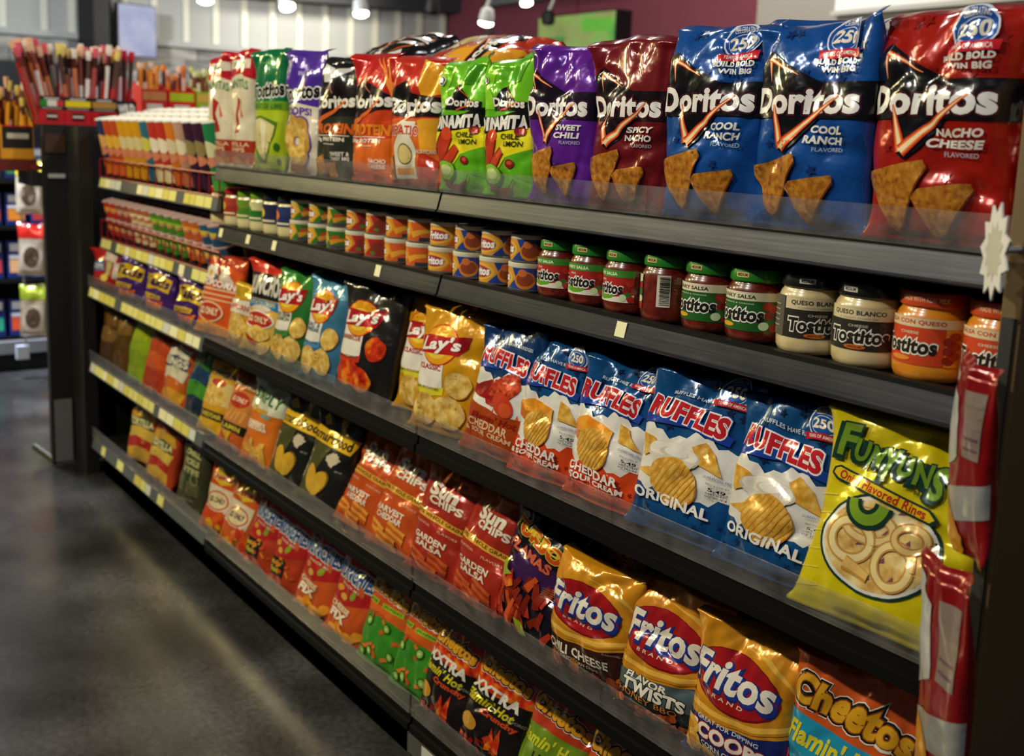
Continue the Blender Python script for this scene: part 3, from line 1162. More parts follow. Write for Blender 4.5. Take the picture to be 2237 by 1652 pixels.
def d_funyuns():
    d = Dz(0.9)
    for i in range(6):
        d.L(AR, 'e6dc5a', [(0.0, 0.08 + i * 0.09), (0.14, 0.11 + i * 0.09)], 0.006)
    cx, cy, rx, ry = 0.48, 0.385, 0.33, 0.215
    d.E(AR, '14382c', cx, cy, rx * 1.09, ry * 1.09, 0, 40)
    d.E(AR, 'e9e6da', cx, cy, rx * 1.03, ry * 1.03, 0, 40)
    d.E(AR, 'onion', cx, cy, rx * 0.96, ry * 0.96, 0, 40)
    rg = random.Random(4)
    for i in range(12):
        a = rg.uniform(0, 6.28)
        q = rg.uniform(0.2, 0.85)
        d.P(AR, '8a4a5c', [(cx + rx * q * math.cos(a) + ddx, cy + ry * q * math.sin(a) + ddy) for ddx, ddy in ((0, 0), (0.04, 0.01), (0.03, 0.035))])

    def ring(x, y, R, w, tilt, c1, c2):
        n = 26
        for wd, col in ((w, c1), (w * 0.62, c2)):
            pth = [(x + R * math.cos(2 * PI * i / n), y + R * tilt * d.asp * math.sin(2 * PI * i / n)) for i in range(n + 1)]
            d.L(AR, col, pth, wd)
    ring(0.41, 0.465, 0.14, 0.05, 0.5, 'c8964a', 'edd08a')
    ring(0.33, 0.385, 0.115, 0.06, 0.85, 'c8944a', 'f1dc9c')
    ring(0.60, 0.325, 0.105, 0.055, 1.0, 'c8904a', 'f0d890')
    ring(0.65, 0.46, 0.085, 0.045, 0.7, 'b88440', 'e4c47c')
    d.L(AR, 'c8943e', [(0.32, 0.275), (0.48, 0.235)], 0.08, 0.05)
    d.L(AR, 'e8bc68', [(0.32, 0.28), (0.48, 0.24)], 0.055, 0.035)
    d.P(AR, '173a2a', [(0.08, 0.685), (0.12, 0.70), (0.70, 0.615), (0.76, 0.575), (0.73, 0.55), (0.11, 0.63), (0.07, 0.655)])
    d.P(AR, 'e8c418', [(0.095, 0.68), (0.12, 0.69), (0.69, 0.606), (0.735, 0.578), (0.71, 0.562), (0.12, 0.641), (0.085, 0.66)])
    d.T(LT, 'b8241a', 'Onion Flavored Rings', 0.405, 0.624, 0.56, 0.048, 0.03, 0, -0.15)
    d.T(LT, '20281c', 'BRAND', 0.63, 0.665, 0.09, 0.018, 0.02, 0, -0.12)
    n = 14
    for wd, col in ((0.10, '14382c'), (0.055, '7fa328')):
        d.L(AR, col, [(0.38 + 0.09 * math.cos(PI + PI * i / n), 0.57 + 0.08 * math.sin(PI + PI * i / n)) for i in range(n + 1)], wd)
    for e, c, dx, dy in ((0.075, '173a2a', -0.02, -0.012), (0.045, '173a2a', 0, 0), (0.0, '6d8f22', 0, 0)):
        for i, (ch, x, y, w, h) in enumerate((('F', 0.14, 0.83, 0.125, 0.16), ('U', 0.232, 0.795, 0.085, 0.105), ('N', 0.328, 0.785, 0.10, 0.11), ('Y', 0.424, 0.76, 0.095, 0.155),
                                             ('U', 0.512, 0.765, 0.085, 0.105), ('N', 0.607, 0.755, 0.10, 0.11), ('S', 0.70, 0.73, 0.09, 0.155))):
            tr = text_tris(ch, 0.04 + e, 0.12)
            base = text_tris(ch, 0.04, 0.12)
            xs = [p[0] for t in base for p in t]
            ys = [p[1] for t in base for p in t]
            my = (min(ys) + max(ys)) / 2
            sx, sy = w / (max(xs) - min(xs)), h / (max(ys) - min(ys))
            ex = [p[0] for t in tr for p in t]
            ox = (min(ex) + max(ex)) / 2
            d.add(BL, c, [[(x + dx + (p[0] - ox) * sx, y + dy + (p[1] - my) * sy) for p in t] for t in tr])
    d.T(DP, '33451c', 'GUARANTEED FRESH', 0.86, 0.62, 0.12, 0.014, 0.0, 0, -0.2)
    return d


def d_popcorn():
    d = Dz()
    d.P(AR, 'b8401c', [(0, 0.78), (0.5, 0.85), (1, 0.75), (1, 1), (0, 1)])
    d.P(AR, 'd9cdb8', [(0.3, 0.84), (0.7, 0.72), (0.9, 0.6), (0.6, 0.62)])
    for i in range(7):
        a = 2 * PI * i / 7
        d.E(AR, 'f0ece0', 0.22 + 0.10 * math.cos(a), 0.72 + 0.055 * math.sin(a), 0.065)
    d.E(AR, 'e8b81e', 0.22, 0.72, 0.06)
    d.T(BL, 'f0ebe0', 'POPCORN', 0.48, 0.60, 0.9, 0.085, 0.05, 0, -0.04, out=[(0.05, 'b02a1c')])
    for v in (0.52, 0.46, 0.40):
        d.R(AR, 'ecc9a0', 0.05, v, 0.95, v + 0.018)
    d.E(AR, 'f0d8b0', 0.42, 0.26, 0.36, 0.12)
    d.E(AR, 'b83a1c', 0.42, 0.26, 0.33, 0.105)
    d.T(LT, 'f0dcb4', '$2 ONLY', 0.42, 0.26, 0.52, 0.10, 0.04)
    d.P(AR, 'e8922a', [(0, 0.12), (0.4, 0.16), (1, 0.08), (1, 0), (0, 0)])
    return d


def d_puffsmall():
    d = Dz()
    d.R(AR, 'ded4c0', 0, 0.5, 1, 0.72)
    d.T(BL, 'b02a1c', 'PUFFCORN', 0.5, 0.60, 0.85, 0.09, 0.04)
    d.E(AR, 'chipY', 0.5, 0.3, 0.4, 0.2, k=0.1)
    d.R(AR, 'c9a21e', 0, 0.74, 1, 1)
    return d


def d_munchos():
    d = Dz()
    d.P(AR, 'c8301c', [(0, 0.84), (0.3, 0.80), (1, 0.86), (1, 1), (0, 1)])
    d.R(AR, '1c1c1e', 0, 0.57, 1, 0.84)
    d.T(BL, 'd9d4c4', 'MUNCHOS', 0.5, 0.70, 0.96, 0.20, 0.05, 0.1, out=[(0.05, '17181c')], warp=arch(0.12))
    d.P(AR, '2a78b4', [(0, 0.46), (0.12, 0.56), (0.88, 0.56), (1, 0.45), (0.85, 0.47), (0.5, 0.49), (0.15, 0.47)])
    d.T(LT, 'd8d488', 'POTATO CRISPS', 0.5, 0.525, 0.66, 0.045, 0.02)
    d.E(AR, 'd8c9b4', 0.5, 0.47, 0.26, 0.035)
    d.E(AR, 'f0e8d8', 0.48, 0.35, 0.40, 0.095)
    d.E(AR, 'b8281c', 0.48, 0.35, 0.37, 0.082)
    d.T(LT, 'f0dcb0', '$2 ONLY', 0.48, 0.35, 0.6, 0.075, 0.04)
    potato(d, 0.55, 0.21, 0.3, 0.08, 0, 4)
    d.P(AR, 'a82418', [(0.2, 0.2), (0.6, 0.1), (0.5, 0.06), (0.3, 0.1)])
    potato(d, 0.7, 0.07, 0.2, 0.06, 0.3, 5)
    return d


def d_simply():
    d = Dz()
    d.P(AR, 'd9dcc0', [(0, 0.66), (0.3, 0.60), (1, 0.62), (1, 1), (0, 1)])
    d.R(AR, 'c9d0a0', 0.2, 0.9, 0.5, 0.95)
    d.T(BL, '2c6a34', 'SIMPLY', 0.5, 0.79, 0.96, 0.14, 0.035, 0.05, -0.1)
    d.T(BL, 'e8a81e', 'Cheetos', 0.42, 0.63, 0.5, 0.07, 0.05, out=[(0.05, '8a4a14')])
    d.E(AR, '6fa09a', 0.62, 0.58, 0.18, 0.025)
    d.R(AR, 'e2c49a', 0.1, 0.44, 0.62, 0.50)
    d.T(LT, 'f0e4cc', 'WHITE', 0.5, 0.475, 0.42, 0.045, 0.04, out=[(0.04, 'b85a1c')])
    d.T(LT, 'f0e4cc', 'CHEDDAR', 0.45, 0.425, 0.62, 0.045, 0.04, out=[(0.04, 'b85a1c')])
    for i in range(6):
        d.E(AR, 'chipG', 0.3 + 0.1 * i, 0.16 + 0.05 * math.sin(i * 2.1), 0.16, 0.05, i, k=0.1, seed=i)
    return d


def d_smart():
    d = Dz()
    d.P(AR, '4a4a20', [(0, 0.62), (0.55, 0.62), (0.4, 0.2), (0.3, 0), (0, 0)])
    d.P(AR, '2f3a1c', [(0.1, 0.92), (0.5, 0.98), (0.9, 0.9), (0.8, 0.8), (0.2, 0.8)])
    d.P(AR, 'd9a81c', [(0.12, 0.9), (0.2, 0.96), (0.34, 0.84), (0.2, 0.82)])
    d.P(AR, 'd9a81c', [(0.5, 0.94), (0.62, 0.94), (0.66, 0.80), (0.54, 0.80)])
    d.P(AR, 'e2b41c', [(0, 0.64), (0.08, 0.80), (0.3, 0.775), (0.6, 0.80), (1, 0.77), (0.95, 0.60), (0.5, 0.615)])
    d.T(BL, '1a1a14', 'smartfood', 0.5, 0.70, 0.95, 0.115, 0.035, 0.15, -0.03)
    for i, (x, y) in enumerate(((0.62, 0.50), (0.68, 0.47), (0.74, 0.51), (0.66, 0.53))):
        d.E(AR, 'cdbfa4', x, y, 0.075, 0.045, k=0.2, seed=i)
    for i, s in enumerate(('WHITE', 'CHEDDAR', 'POPCORN')):
        d.T(LT, 'cfc9a4', s, 0.12, 0.46 - i * 0.09, 0.22, 0.05, 0.03, 0, 1.2)
    d.E(AR, '7a5a14', 0.36, 0.25, 0.14, 0.14, 0.2)
    d.E(AR, '7a5a14', 0.60, 0.24, 0.14, 0.13, -0.5)
    d.E(AR, 'd4a428', 0.35, 0.26, 0.125, 0.13, 0.2, k=0.05)
    d.E(AR, 'd0a02a', 0.58, 0.24, 0.13, 0.115, -0.5, k=0.05)
    d.E(AR, 'd9ac34', 0.46, 0.17, 0.19, 0.085, 0, k=0.04)
    d.T(LT, 'b0aca0', 'NET WT', 0.85, 0.4, 0.12, 0.018, 0.01)
    return d


def d_sun(main, l1, l2, chipcol):
    d = Dz()
    d.P(AR, 'c8621c', [(0, 0.86), (1, 0.83), (1, 1), (0, 1)])
    d.P(AR, 'e0a83a', [(0.02, 0.58), (0.95, 0.52), (0.97, 0.46), (0.02, 0.52)])
    d.T(LT, '5a3a14', '100% WHOLE GRAIN', 0.5, 0.523, 0.84, 0.034, 0.03, 0, -0.09)
    d.T(BL, 'efe6d2', 'Sun', 0.5, 0.77, 0.56, 0.13, 0.05, 0.15, -0.06)
    d.T(BL, 'efe6d2', 'CHIPS', 0.58, 0.665, 0.6, 0.07, 0.045, 0, -0.08)
    d.T(SL, 'e4b48a', 'NO ARTIFICIAL', 0.28, 0.455, 0.3, 0.02, 0.01, 0, -0.08)
    d.T(SL, 'e4b48a', 'FLAVORS', 0.72, 0.42, 0.3, 0.02, 0.01, 0, -0.08)
    d.T(LT, 'eee0c8', l1, 0.45, 0.335, 0.56, 0.055, 0.035, 0, -0.06)
    d.T(LT, 'eee0c8', l2, 0.47, 0.27, 0.5, 0.055, 0.035, 0, -0.06)
    for i, (x, y, r) in enumerate(((0.3, 0.14, 0.2), (0.66, 0.16, 0.2), (0.5, 0.07, 0.22))):
        for j in range(4):
            o = (j - 1.5) * 0.03
            d.L(AR, chipcol[j % 2], [(x - r * 0.8, y + o + 0.03), (x + r * 0.8, y + o - 0.03)], 0.045)
    return d


def d_turbos():
    d = Dz()
    d.P(AR, '3a1c4c', [(0, 0.5), (0.5, 0.7), (1, 0.5), (0.7, 0.4), (0.4, 0.42)])
    d.E(AR, '9aa87a', 0.2, 0.93, 0.085)
    d.E(AR, '181420', 0.2, 0.93, 0.07)
    d.E(AR, '9aa87a', 0.2, 0.93, 0.045)
    d.T(BL, 'd8521c', 'TURBOS', 0.5, 0.77, 0.98, 0.12, 0.06, 0, -0.35, out=[(0.04, 'c8d03a')])
    d.T(BL, 'f0c83a', 'TURBOS', 0.5, 0.785, 0.9, 0.05, 0.05, 0, -0.35)
    d.T(LT, 'd86a4a', 'FLAMAS', 0.42, 0.645, 0.66, 0.08, 0.04, 0, -0.25, out=[(0.05, '5a1414')])
    rg = random.Random(7)
    for i in range(46):
        x, y = rg.uniform(0.02, 0.8), rg.uniform(0.03, 0.40)
        d.L(AR, ('7a1c0c', 'b8361a', 'c8501e', '8a240e')[i % 4], [(x, y), (x + rg.uniform(-0.1, 0.14), y + rg.uniform(0.08, 0.17))], 0.09, 0.05)
    d.P(AR, 'flame', [(0.12, 0.38), (0.16, 0.52), (0.2, 0.4), (0.3, 0.5), (0.34, 0.38), (0.24, 0.34)])
    d.P(AR, '9ab02a', [(0.12, 0.5), (0.2, 0.56), (0.22, 0.48), (0.3, 0.46), (0.16, 0.42)])
    d.P(AR, 'a8b42a', [(0.40, 0.16), (0.5, 0.14), (0.58, 0.06), (0.46, 0.04)])
    for i in range(5):
        d.L(AR, '6a6a4a', [(0.7, 0.46 - i * 0.018), (0.94, 0.45 - i * 0.018)], 0.006)
    return d


def fritos(low, flav, kind):
    d = Dz()
    d.P(AR, 'e8b84a', [(0.4, 0.86), (0.75, 0.84), (0.95, 0.74), (1.0, 0.6), (0.93, 0.72), (0.7, 0.82)])
    d.P(AR, low, [(0, 0.30), (0.3, 0.285), (0.7, 0.33), (1, 0.42), (1, 0), (0, 0)])
    d.P(AR, 'c8861c', [(0, 0.44), (0.3, 0.40), (0.7, 0.44), (1, 0.54), (1, 0.45), (0.7, 0.35), (0.3, 0.30), (0, 0.31)])
    d.P(AR, 'ecb648', [(0, 0.40), (0.3, 0.365), (0.7, 0.40), (1, 0.50), (1, 0.47), (0.7, 0.365), (0.3, 0.33), (0, 0.36)])
    d.E(AR, '7a0c14', 0.45, 0.60, 0.44, 0.205, -0.06)
    d.E(AR, 'a4161c', 0.45, 0.605, 0.425, 0.195, -0.06)
    d.T(BL, '23368c', 'Fritos', 0.455, 0.612, 0.84, 0.23, 0.05, 0.2, -0.03, out=[(0.035, '1c2a6c')])
    d.T(BL, 'efe8d6', 'Fritos', 0.44, 0.625, 0.81, 0.215, 0.035, 0.2, -0.03)
    d.T(LT, 'e4cdb4', 'B R A N D', 0.42, 0.475, 0.36, 0.026, 0.02, 0.15)
    if kind == 'chili':
        d.T(LT, 'ece2cc', 'CHILI CHEESE', 0.42, 0.225, 0.74, 0.075, 0.03, 0, 0.03)
        d.T(LT, 'd8ccb4', 'FLAVORED CORN CHIPS', 0.42, 0.165, 0.52, 0.024, 0.01, 0, -0.05)
        rg = random.Random(2)
        for i in range(14):
            d.E(AR, ('7a2c12', '8a3a18', 'b8661e')[i % 3], rg.uniform(0.1, 0.95), rg.uniform(0.02, 0.12), 0.10, 0.045, rg.uniform(0, 3), k=0.2, seed=i)
        d.T(DP, 'b09a84', 'GUARANTEED FRESH', 0.86, 0.34, 0.24, 0.014, 0, 0, 0.1)
    elif kind == 'twist':
        d.P(AR, '4d5c60', [(0, 0.30), (0.3, 0.285), (0.7, 0.33), (1, 0.40), (1, 0.22), (0.6, 0.16), (0, 0.2)])
        d.T(LT, 'eee6d2', 'FLAVOR', 0.36, 0.275, 0.46, 0.05, 0.04, 0.15, 0.02, out=[(0.05, '1a1c18')])
        d.T(LT, 'eee6d2', 'TWISTS', 0.44, 0.21, 0.66, 0.085, 0.045, 0.1, 0.0, out=[(0.05, '1a1c18')])
        d.T(LT, 'c87a2a', 'HONEY BBQ', 0.38, 0.145, 0.62, 0.045, 0.01, 0, -0.05)
        rg = random.Random(3)
        for i in range(10):
            x, y = rg.uniform(0.02, 0.9), rg.uniform(0.01, 0.10)
            for j in range(4):
                d.E(AR, ('8a3a10', 'c0561a')[j % 2], x + j * 0.03, y + j * 0.006, 0.035, 0.026)
    else:
        d.T(LT, 'd6dae6', 'GREAT FOR DIPPING', 0.46, 0.295, 0.6, 0.03, 0.02, 0.15, 0.02)
        d.T(LT, 'f0e8da', 'SCOOPS!', 0.47, 0.215, 0.80, 0.10, 0.05, 0.12, 0.0, out=[(0.05, 'b0241c')])
        d.T(LT, 'e4dccc', 'CORN CHIPS', 0.42, 0.13, 0.42, 0.035, 0.02)
        d.T(SL, 'c9c4b8', 'BRAND', 0.82, 0.13, 0.14, 0.02, 0.02)
        for i, (x, y) in enumerate(((0.06, 0.2), (0.1, 0.1), (0.3, 0.04), (0.6, 0.03), (0.85, 0.04))):
            d.E(AR, 'chipG', x, y, 0.12, 0.07, i, k=0.08, seed=i)
            d.E(AR, 'c8881e', x, y, 0.07, 0.035, i)
    return d


def cheetos_logo(d, v, w=0.92, h=0.15, rot=-0.12, cx=0.5):
    wp = wavy(0.16, 3.4, 0.6)
    d.T(BL, 'e8e4d6', 'Cheetos', cx, v, w, h, 0.10, 0.05, rot, out=[(0.085, 'e8e4d6'), (0.055, '14120e')], warp=wp)
    d.T(BL, '14120e', 'Cheetos', cx, v, w, h, 0.10, 0.05, rot, warp=wp)
    d.T(BL, 'd9a01c', 'Cheetos', cx, v, w * 0.97, h * 0.93, 0.045, 0.05, rot, out=[(0.03, '9a4a10')], warp=wp)


def d_cheepuff():
    d = Dz()
    d.P(AR, '1f8fb4', [(0, 0.62), (0.3, 0.6), (1, 0.55), (1, 0.30), (0.5, 0.30), (0, 0.33)])
    cheetos_logo(d, 0.74, 0.92, 0.2, -0.13)
    d.T(LT, 'd8cc2a', "Flamin' Hot", 0.45, 0.495, 0.84, 0.13, 0.035, 0.3, 0.0)
    d.T(LT, '9fb8b8', 'FLAVORED', 0.82, 0.44, 0.3, 0.04, 0.01, 0.2)
    for i in range(9):
        x = i / 8.0
        d.P(AR, 'flame', [(x - 0.1, 0.24), (x + 0.1, 0.24), (x + 0.03, 0.36)])
    d.R(AR, '20140f', 0, 0.0, 1, 0.26)
    d.T(LT, '1f8fb4', 'Puffs', 0.55, 0.285, 0.52, 0.105, 0.06, 0.1, -0.02, out=[(0.05, 'd2c42a')])
    for i in range(7):
        d.E(AR, 'chipR', 0.1 + i * 0.13, 0.10 + 0.05 * math.sin(i * 2), 0.12, 0.06, i * 0.8, k=0.1, seed=i)
    return d


def d_cheejal():
    d = Dz()
    d.R(AR, '3a8a24', 0, 0.0, 1, 0.50)
    d.P(AR, 'd8641c', [(0, 0.48), (0.4, 0.54), (1, 0.46), (1, 0.6), (0, 0.6)])
    cheetos_logo(d, 0.77)
    d.R(AR, '9ab82a', 0.04, 0.60, 0.36, 0.65)
    d.R(AR, '9ab82a', 0.44, 0.59, 0.9, 0.64)
    d.T(LT, '3a6a14', 'CHEDDAR', 0.2, 0.625, 0.28, 0.03, 0.03)
    d.T(LT, '3a6a14', 'JALAPENO', 0.66, 0.615, 0.4, 0.03, 0.03)
    rg = random.Random(5)
    for i in range(9):
        x, y = rg.uniform(0.05, 0.85), rg.uniform(0.05, 0.46)
        d.L(AR, ('c8561c', 'e0782a')[i % 2], [(x, y), (x + rg.uniform(-0.12, 0.22), y + rg.uniform(0.03, 0.09))], 0.06, 0.045)
    for i in range(5):
        x, y = rg.uniform(0.1, 0.9), rg.uniform(0.08, 0.44)
        d.E(AR, '245c18', x, y, 0.075)
        d.E(AR, '8fbf4a', x, y, 0.055)
        d.E(AR, 'c8d89a', x, y, 0.025)
    return d


def d_cheexx():
    d = Dz()
    d.R(AR, '1a1412', 0, 0.0, 1, 0.60)
    d.P(AR, 'flame', [(0, 0.60), (0, 0.82), (0.12, 0.7), (0.2, 0.85), (0.4, 0.66), (0.7, 0.68), (0.86, 0.86), (1, 0.72), (1, 0.58), (0.5, 0.56)])
    cheetos_logo(d, 0.765, 0.84)
    d.T(LT, 'e9e4d6', 'XXTRA', 0.45, 0.575, 0.8, 0.10, 0.05, 0.08, -0.08)
    d.T(LT, 'cfc21e', "Flamin' Hot", 0.42, 0.47, 0.8, 0.085, 0.035, 0.3, -0.08)
    d.T(LT, '8a8a80', 'FLAVORED', 0.84, 0.43, 0.26, 0.025, 0.01, 0.2, -0.05)
    d.T(LT, 'c8481c', 'Crunchy', 0.62, 0.375, 0.54, 0.065, 0.05, 0.1, -0.06, out=[(0.03, '6a1c0c')])
    d.P(AR, 'flame', [(0.5, 0.1), (0.56, 0.3), (0.62, 0.2), (0.7, 0.33), (0.72, 0.12)])
    rg = random.Random(9)
    for i in range(8):
        x, y = rg.uniform(0.02, 0.8), rg.uniform(0.03, 0.2)
        d.L(AR, ('8a1c10', 'b8341a')[i % 2], [(x, y), (x + rg.uniform(0.0, 0.2), y + rg.uniform(-0.03, 0.08))], 0.08, 0.05)
    d.E(AR, 'c8902a', 0.22, 0.26, 0.14, 0.07)
    return d


def d_cheelime():
    d = Dz()
    d.R(AR, '6f8f1e', 0, 0.0, 1, 0.60)
    cheetos_logo(d, 0.76)
    d.T(LT, 'cfd22a', "Flamin' Hot", 0.48, 0.50, 0.9, 0.11, 0.035, 0.3, 0)
    d.T(LT, '1a2410', 'Limon', 0.55, 0.38, 0.5, 0.07, 0.02, 0.3, 0.1)
    for i in range(6):
        d.L(AR, 'b8341a', [(0.1 + i * 0.14, 0.1), (0.2 + i * 0.12, 0.24)], 0.07, 0.05)
    return d


def d_cheehot():
    d = Dz()
    cheetos_logo(d, 0.78, 0.95, 0.2)
    d.P(AR, 'flame', [(0, 0.5), (0.3, 0.6), (0.6, 0.5), (1, 0.58), (1, 0), (0, 0)])
    d.T(LT, 'd8cc2a', "Flamin' Hot", 0.48, 0.48, 0.9, 0.11, 0.035, 0.3, 0)
    return d


def d_munchies(hot):
    d = Dz()
    d.P(AR, 'b0201e', [(0, 0.45), (0.45, 0.36), (1, 0.5), (1, 0.9), (0, 0.85)])
    d.P(AR, '5a7ea0', [(0.04, 0.82), (0.5, 0.78), (0.98, 0.75), (0.97, 0.60), (0.5, 0.62), (0.05, 0.67)])
    d.T(BL, '234a86', 'MUNCHIES', 0.51, 0.705, 0.92, 0.165, 0.05, 0.15, -0.1, out=[(0.07, 'd8d2bc')], warp=wavy(0.06))
    d.T(LT, 'e0c9b0', 'SNACK MIX', 0.5, 0.57, 0.5, 0.03, 0.02, 0, -0.1)
    for i, (x, y) in enumerate(((0.25, 0.52), (0.6, 0.5), (0.75, 0.58), (0.4, 0.45))):
        d.E(AR, ('d8922a', '8aa02a', 'c85a2a', 'd8a43a')[i], x, y, 0.08, 0.035, i)
    if hot:
        d.R(AR, '1c1a12', 0.02, 0.14, 0.6, 0.36)
        d.T(LT, 'cfc22a', "Flamin'", 0.30, 0.30, 0.5, 0.07, 0.04, 0.2)
        d.T(LT, 'cfc22a', 'Hot', 0.30, 0.21, 0.36, 0.07, 0.04, 0.2)
        rg = random.Random(3)
        for i in range(8):
            x, y = rg.uniform(0.3, 0.9), rg.uniform(0.04, 0.36)
            d.L(AR, ('c8501c', 'd8822a')[i % 2], [(x, y), (x + 0.1, y + rg.uniform(-0.06, 0.08))], 0.05)
    else:
        d.T(LT, 'ecd8b4', 'CHEESE', 0.38, 0.33, 0.5, 0.06, 0.04, 0, -0.12, out=[(0.04, 'b8501c')])
        d.T(LT, 'f0e4cc', 'FIX', 0.38, 0.235, 0.42, 0.10, 0.06, 0, -0.12, out=[(0.04, 'b8501c')])
        for i in range(5):
            d.E(AR, 'cheese', 0.3 + i * 0.14, 0.08 + 0.04 * math.sin(i * 2), 0.12, 0.05, i, k=0.1, seed=i)
    return d


def d_two(seed):
    d = Dz()
    d.P(AR, 'd8b41e', [(0.1, 1), (0.9, 1), (0.8, 0.72), (0.5, 0.66), (0.2, 0.74)])
    d.T(BL, 'a8241c', 'Chesters', 0.5, 0.78, 0.8, 0.09, 0.05, out=[(0.05, 'e8d8a0')])
    d.P(AR, 'd8c9a8', [(0.1, 0.66), (0.9, 0.62), (0.85, 0.3), (0.15, 0.34)])
    d.E(AR, 'e8d8b8', 0.5, 0.45, 0.36, 0.15)
    d.E(AR, 'b8301c', 0.5, 0.45, 0.33, 0.135)
    d.E(AR, 'e4cfa0', 0.5, 0.45, 0.29, 0.115)
    d.T(LT, '3a2a1a', '$2 ONLY', 0.5, 0.45, 0.46, 0.09, 0.05)
    rg = random.Random(seed)
    for i in range(9):
        d.E(AR, ('e0a01e', 'd85a1c', 'c8341a')[i % 3], rg.uniform(0.05, 0.95), rg.uniform(0.03, 0.26), 0.13, 0.06, i, k=0.2, seed=i)
    return d


def d_dill():
    d = Dz()
    for i, s in enumerate(('DILLY', 'DILL', 'PICKLE', 'BITES')):
        d.T(BL, 'b8b878', s, 0.52, 0.86 - i * 0.115, 0.52 + 0.07 * (i % 2), 0.08, 0.05)
    for i in range(6):
        d.L(LT, '8a8c5a', [(0.12, 0.42 - i * 0.035), (0.42, 0.42 - i * 0.035)], 0.02)
        d.L(LT, '8a8c5a', [(0.52, 0.36 - i * 0.03), (0.86, 0.36 - i * 0.03)], 0.012)
    d.E(AR, '7c8450', 0.7, 0.42, 0.12)
    d.E(AR, '3a3c22', 0.7, 0.42, 0.09)
    return d


def d_chester(hot):
    d = Dz()
    d.R(AR, 'd8c07a', 0, 0.40, 1, 0.70)
    d.T(BL, '5a3a14' if not hot else 'd8c48a', 'HOT FRIES' if hot else 'PUFFCORN', 0.5, 0.80, 0.85, 0.09, 0.05, out=[(0.05, 'e2c88a' if not hot else '3a1a10')])
    if hot:
        d.R(AR, 'c8803a', 0, 0.30, 1, 0.72)
        d.E(AR, 'b8301c', 0.5, 0.60, 0.36, 0.10)
        d.T(LT, 'ecd8b0', '$2 ONLY', 0.5, 0.60, 0.55, 0.07, 0.04)
        for i in range(5):
            d.L(AR, 'd89a4a', [(0.15 + i * 0.16, 0.34), (0.25 + i * 0.15, 0.48)], 0.07)
    else:
        d.E(AR, 'chipY', 0.5, 0.53, 0.36, 0.15, k=0.1)
        d.E(AR, 'b8402a', 0.5, 0.68, 0.26, 0.05)
    d.R(AR, '1e1a10', 0, 0.20, 1, 0.31)
    d.T(LT, 'd8c03a', 'CHEDDAR' if not hot else 'FLAMIN', 0.5, 0.255, 0.7, 0.06, 0.04)
    d.P(AR, 'd9a81c', [(0, 0.2), (1, 0.2), (0.9, 0.05), (0.5, 0), (0, 0.06)] if not hot else [(0.2, 0.2), (0.6, 0.2), (0.5, 0.05)])
    return d


def d_takis():
    d = Dz()
    d.P(AR, 'd9b21a', [(0.05, 0.80), (0.5, 0.86), (0.95, 0.74), (0.9, 0.45), (0.5, 0.52), (0.1, 0.45)])
    d.T(BL, '2a1440', 'Takis', 0.5, 0.66, 0.82, 0.22, 0.05, 0.1, -0.1)
    d.P(AR, 'd9b21a', [(0.1, 0.38), (0.7, 0.36), (0.66, 0.26), (0.12, 0.26)])
    d.T(LT, '5a1c3a', 'FUEGO', 0.4, 0.31, 0.44, 0.07, 0.04)
    d.P(AR, 'flame', [(0.2, 0.24), (0.5, 0.2), (0.8, 0.26), (0.7, 0.05), (0.3, 0.05)])
    return d


def d_cracker():
    d = Dz()
    d.P(AR, '3c78b8', [(0.02, 0.62), (0.5, 0.7), (0.52, 0.46), (0.05, 0.40)])
    d.T(BL, 'e4e4e0', 'CRISPS', 0.27, 0.54, 0.44, 0.13, 0.05, out=[(0.04, '1c3c7a')])
    d.P(AR, 'dcc8b8', [(0.4, 0.95), (0.9, 0.9), (0.85, 0.7), (0.5, 0.72)])
    d.P(AR, 'c8bc7a', [(0.56, 0.7), (0.74, 0.7), (0.72, 0.35), (0.58, 0.35)])
    d.E(AR, 'e8cf5a', 0.58, 0.28, 0.12)
    d.P(AR, 'd8c8bc', [(0.78, 0.7), (0.95, 0.7), (0.95, 0.3), (0.8, 0.3)])
    return d


def d_simple(cols, seed, word=None, wc='e8e0c8'):
    d = Dz()
    rg = random.Random(seed)
    for i, c in enumerate(cols):
        cy = 0.85 - i * 0.8 / max(1, len(cols))
        d.P(AR, c, [(rg.uniform(0.0, 0.15), cy), (rg.uniform(0.4, 0.6), cy + 0.08), (rg.uniform(0.85, 1), cy + 0.02), (rg.uniform(0.8, 1), cy - 0.16), (rg.uniform(0.3, 0.6), cy - 0.2), (0.04, cy - 0.14)])
    if word:
        d.T(BL, wc, word, 0.5, 0.66, 0.8, 0.12, 0.05, out=[(0.05, '1a1a14')])
    return d

# ------------------------------------------------------------------ the room
BLK = plain('070707', 0.6, 0.0, 'black_steel', 300, 0.05)
BLKG = plain('0d0e10', 0.28, 0.0, 'black_gloss_plastic')
mb = MB()
mb.add([(-9, -5, FLOOR), (5, -5, FLOOR), (5, 6, FLOOR), (-9, 6, FLOOR)], [(0, 1, 2, 3)])
struct('floor', mb, concrete())

WX, WY = -8.0, 4.97
stone, nt, bs = new_mat('wall_paint_grey')
noise_col(nt, bs, ['5c5c58', '6a6a66', '74746e'], 2.0)
bs.inputs['Roughness'].default_value = 0.7
mb = MB().box(WX - 0.1, -5, FLOOR, WX, WY + 0.1, 2.6)
wall_l = struct('wall_left', mb, stone)
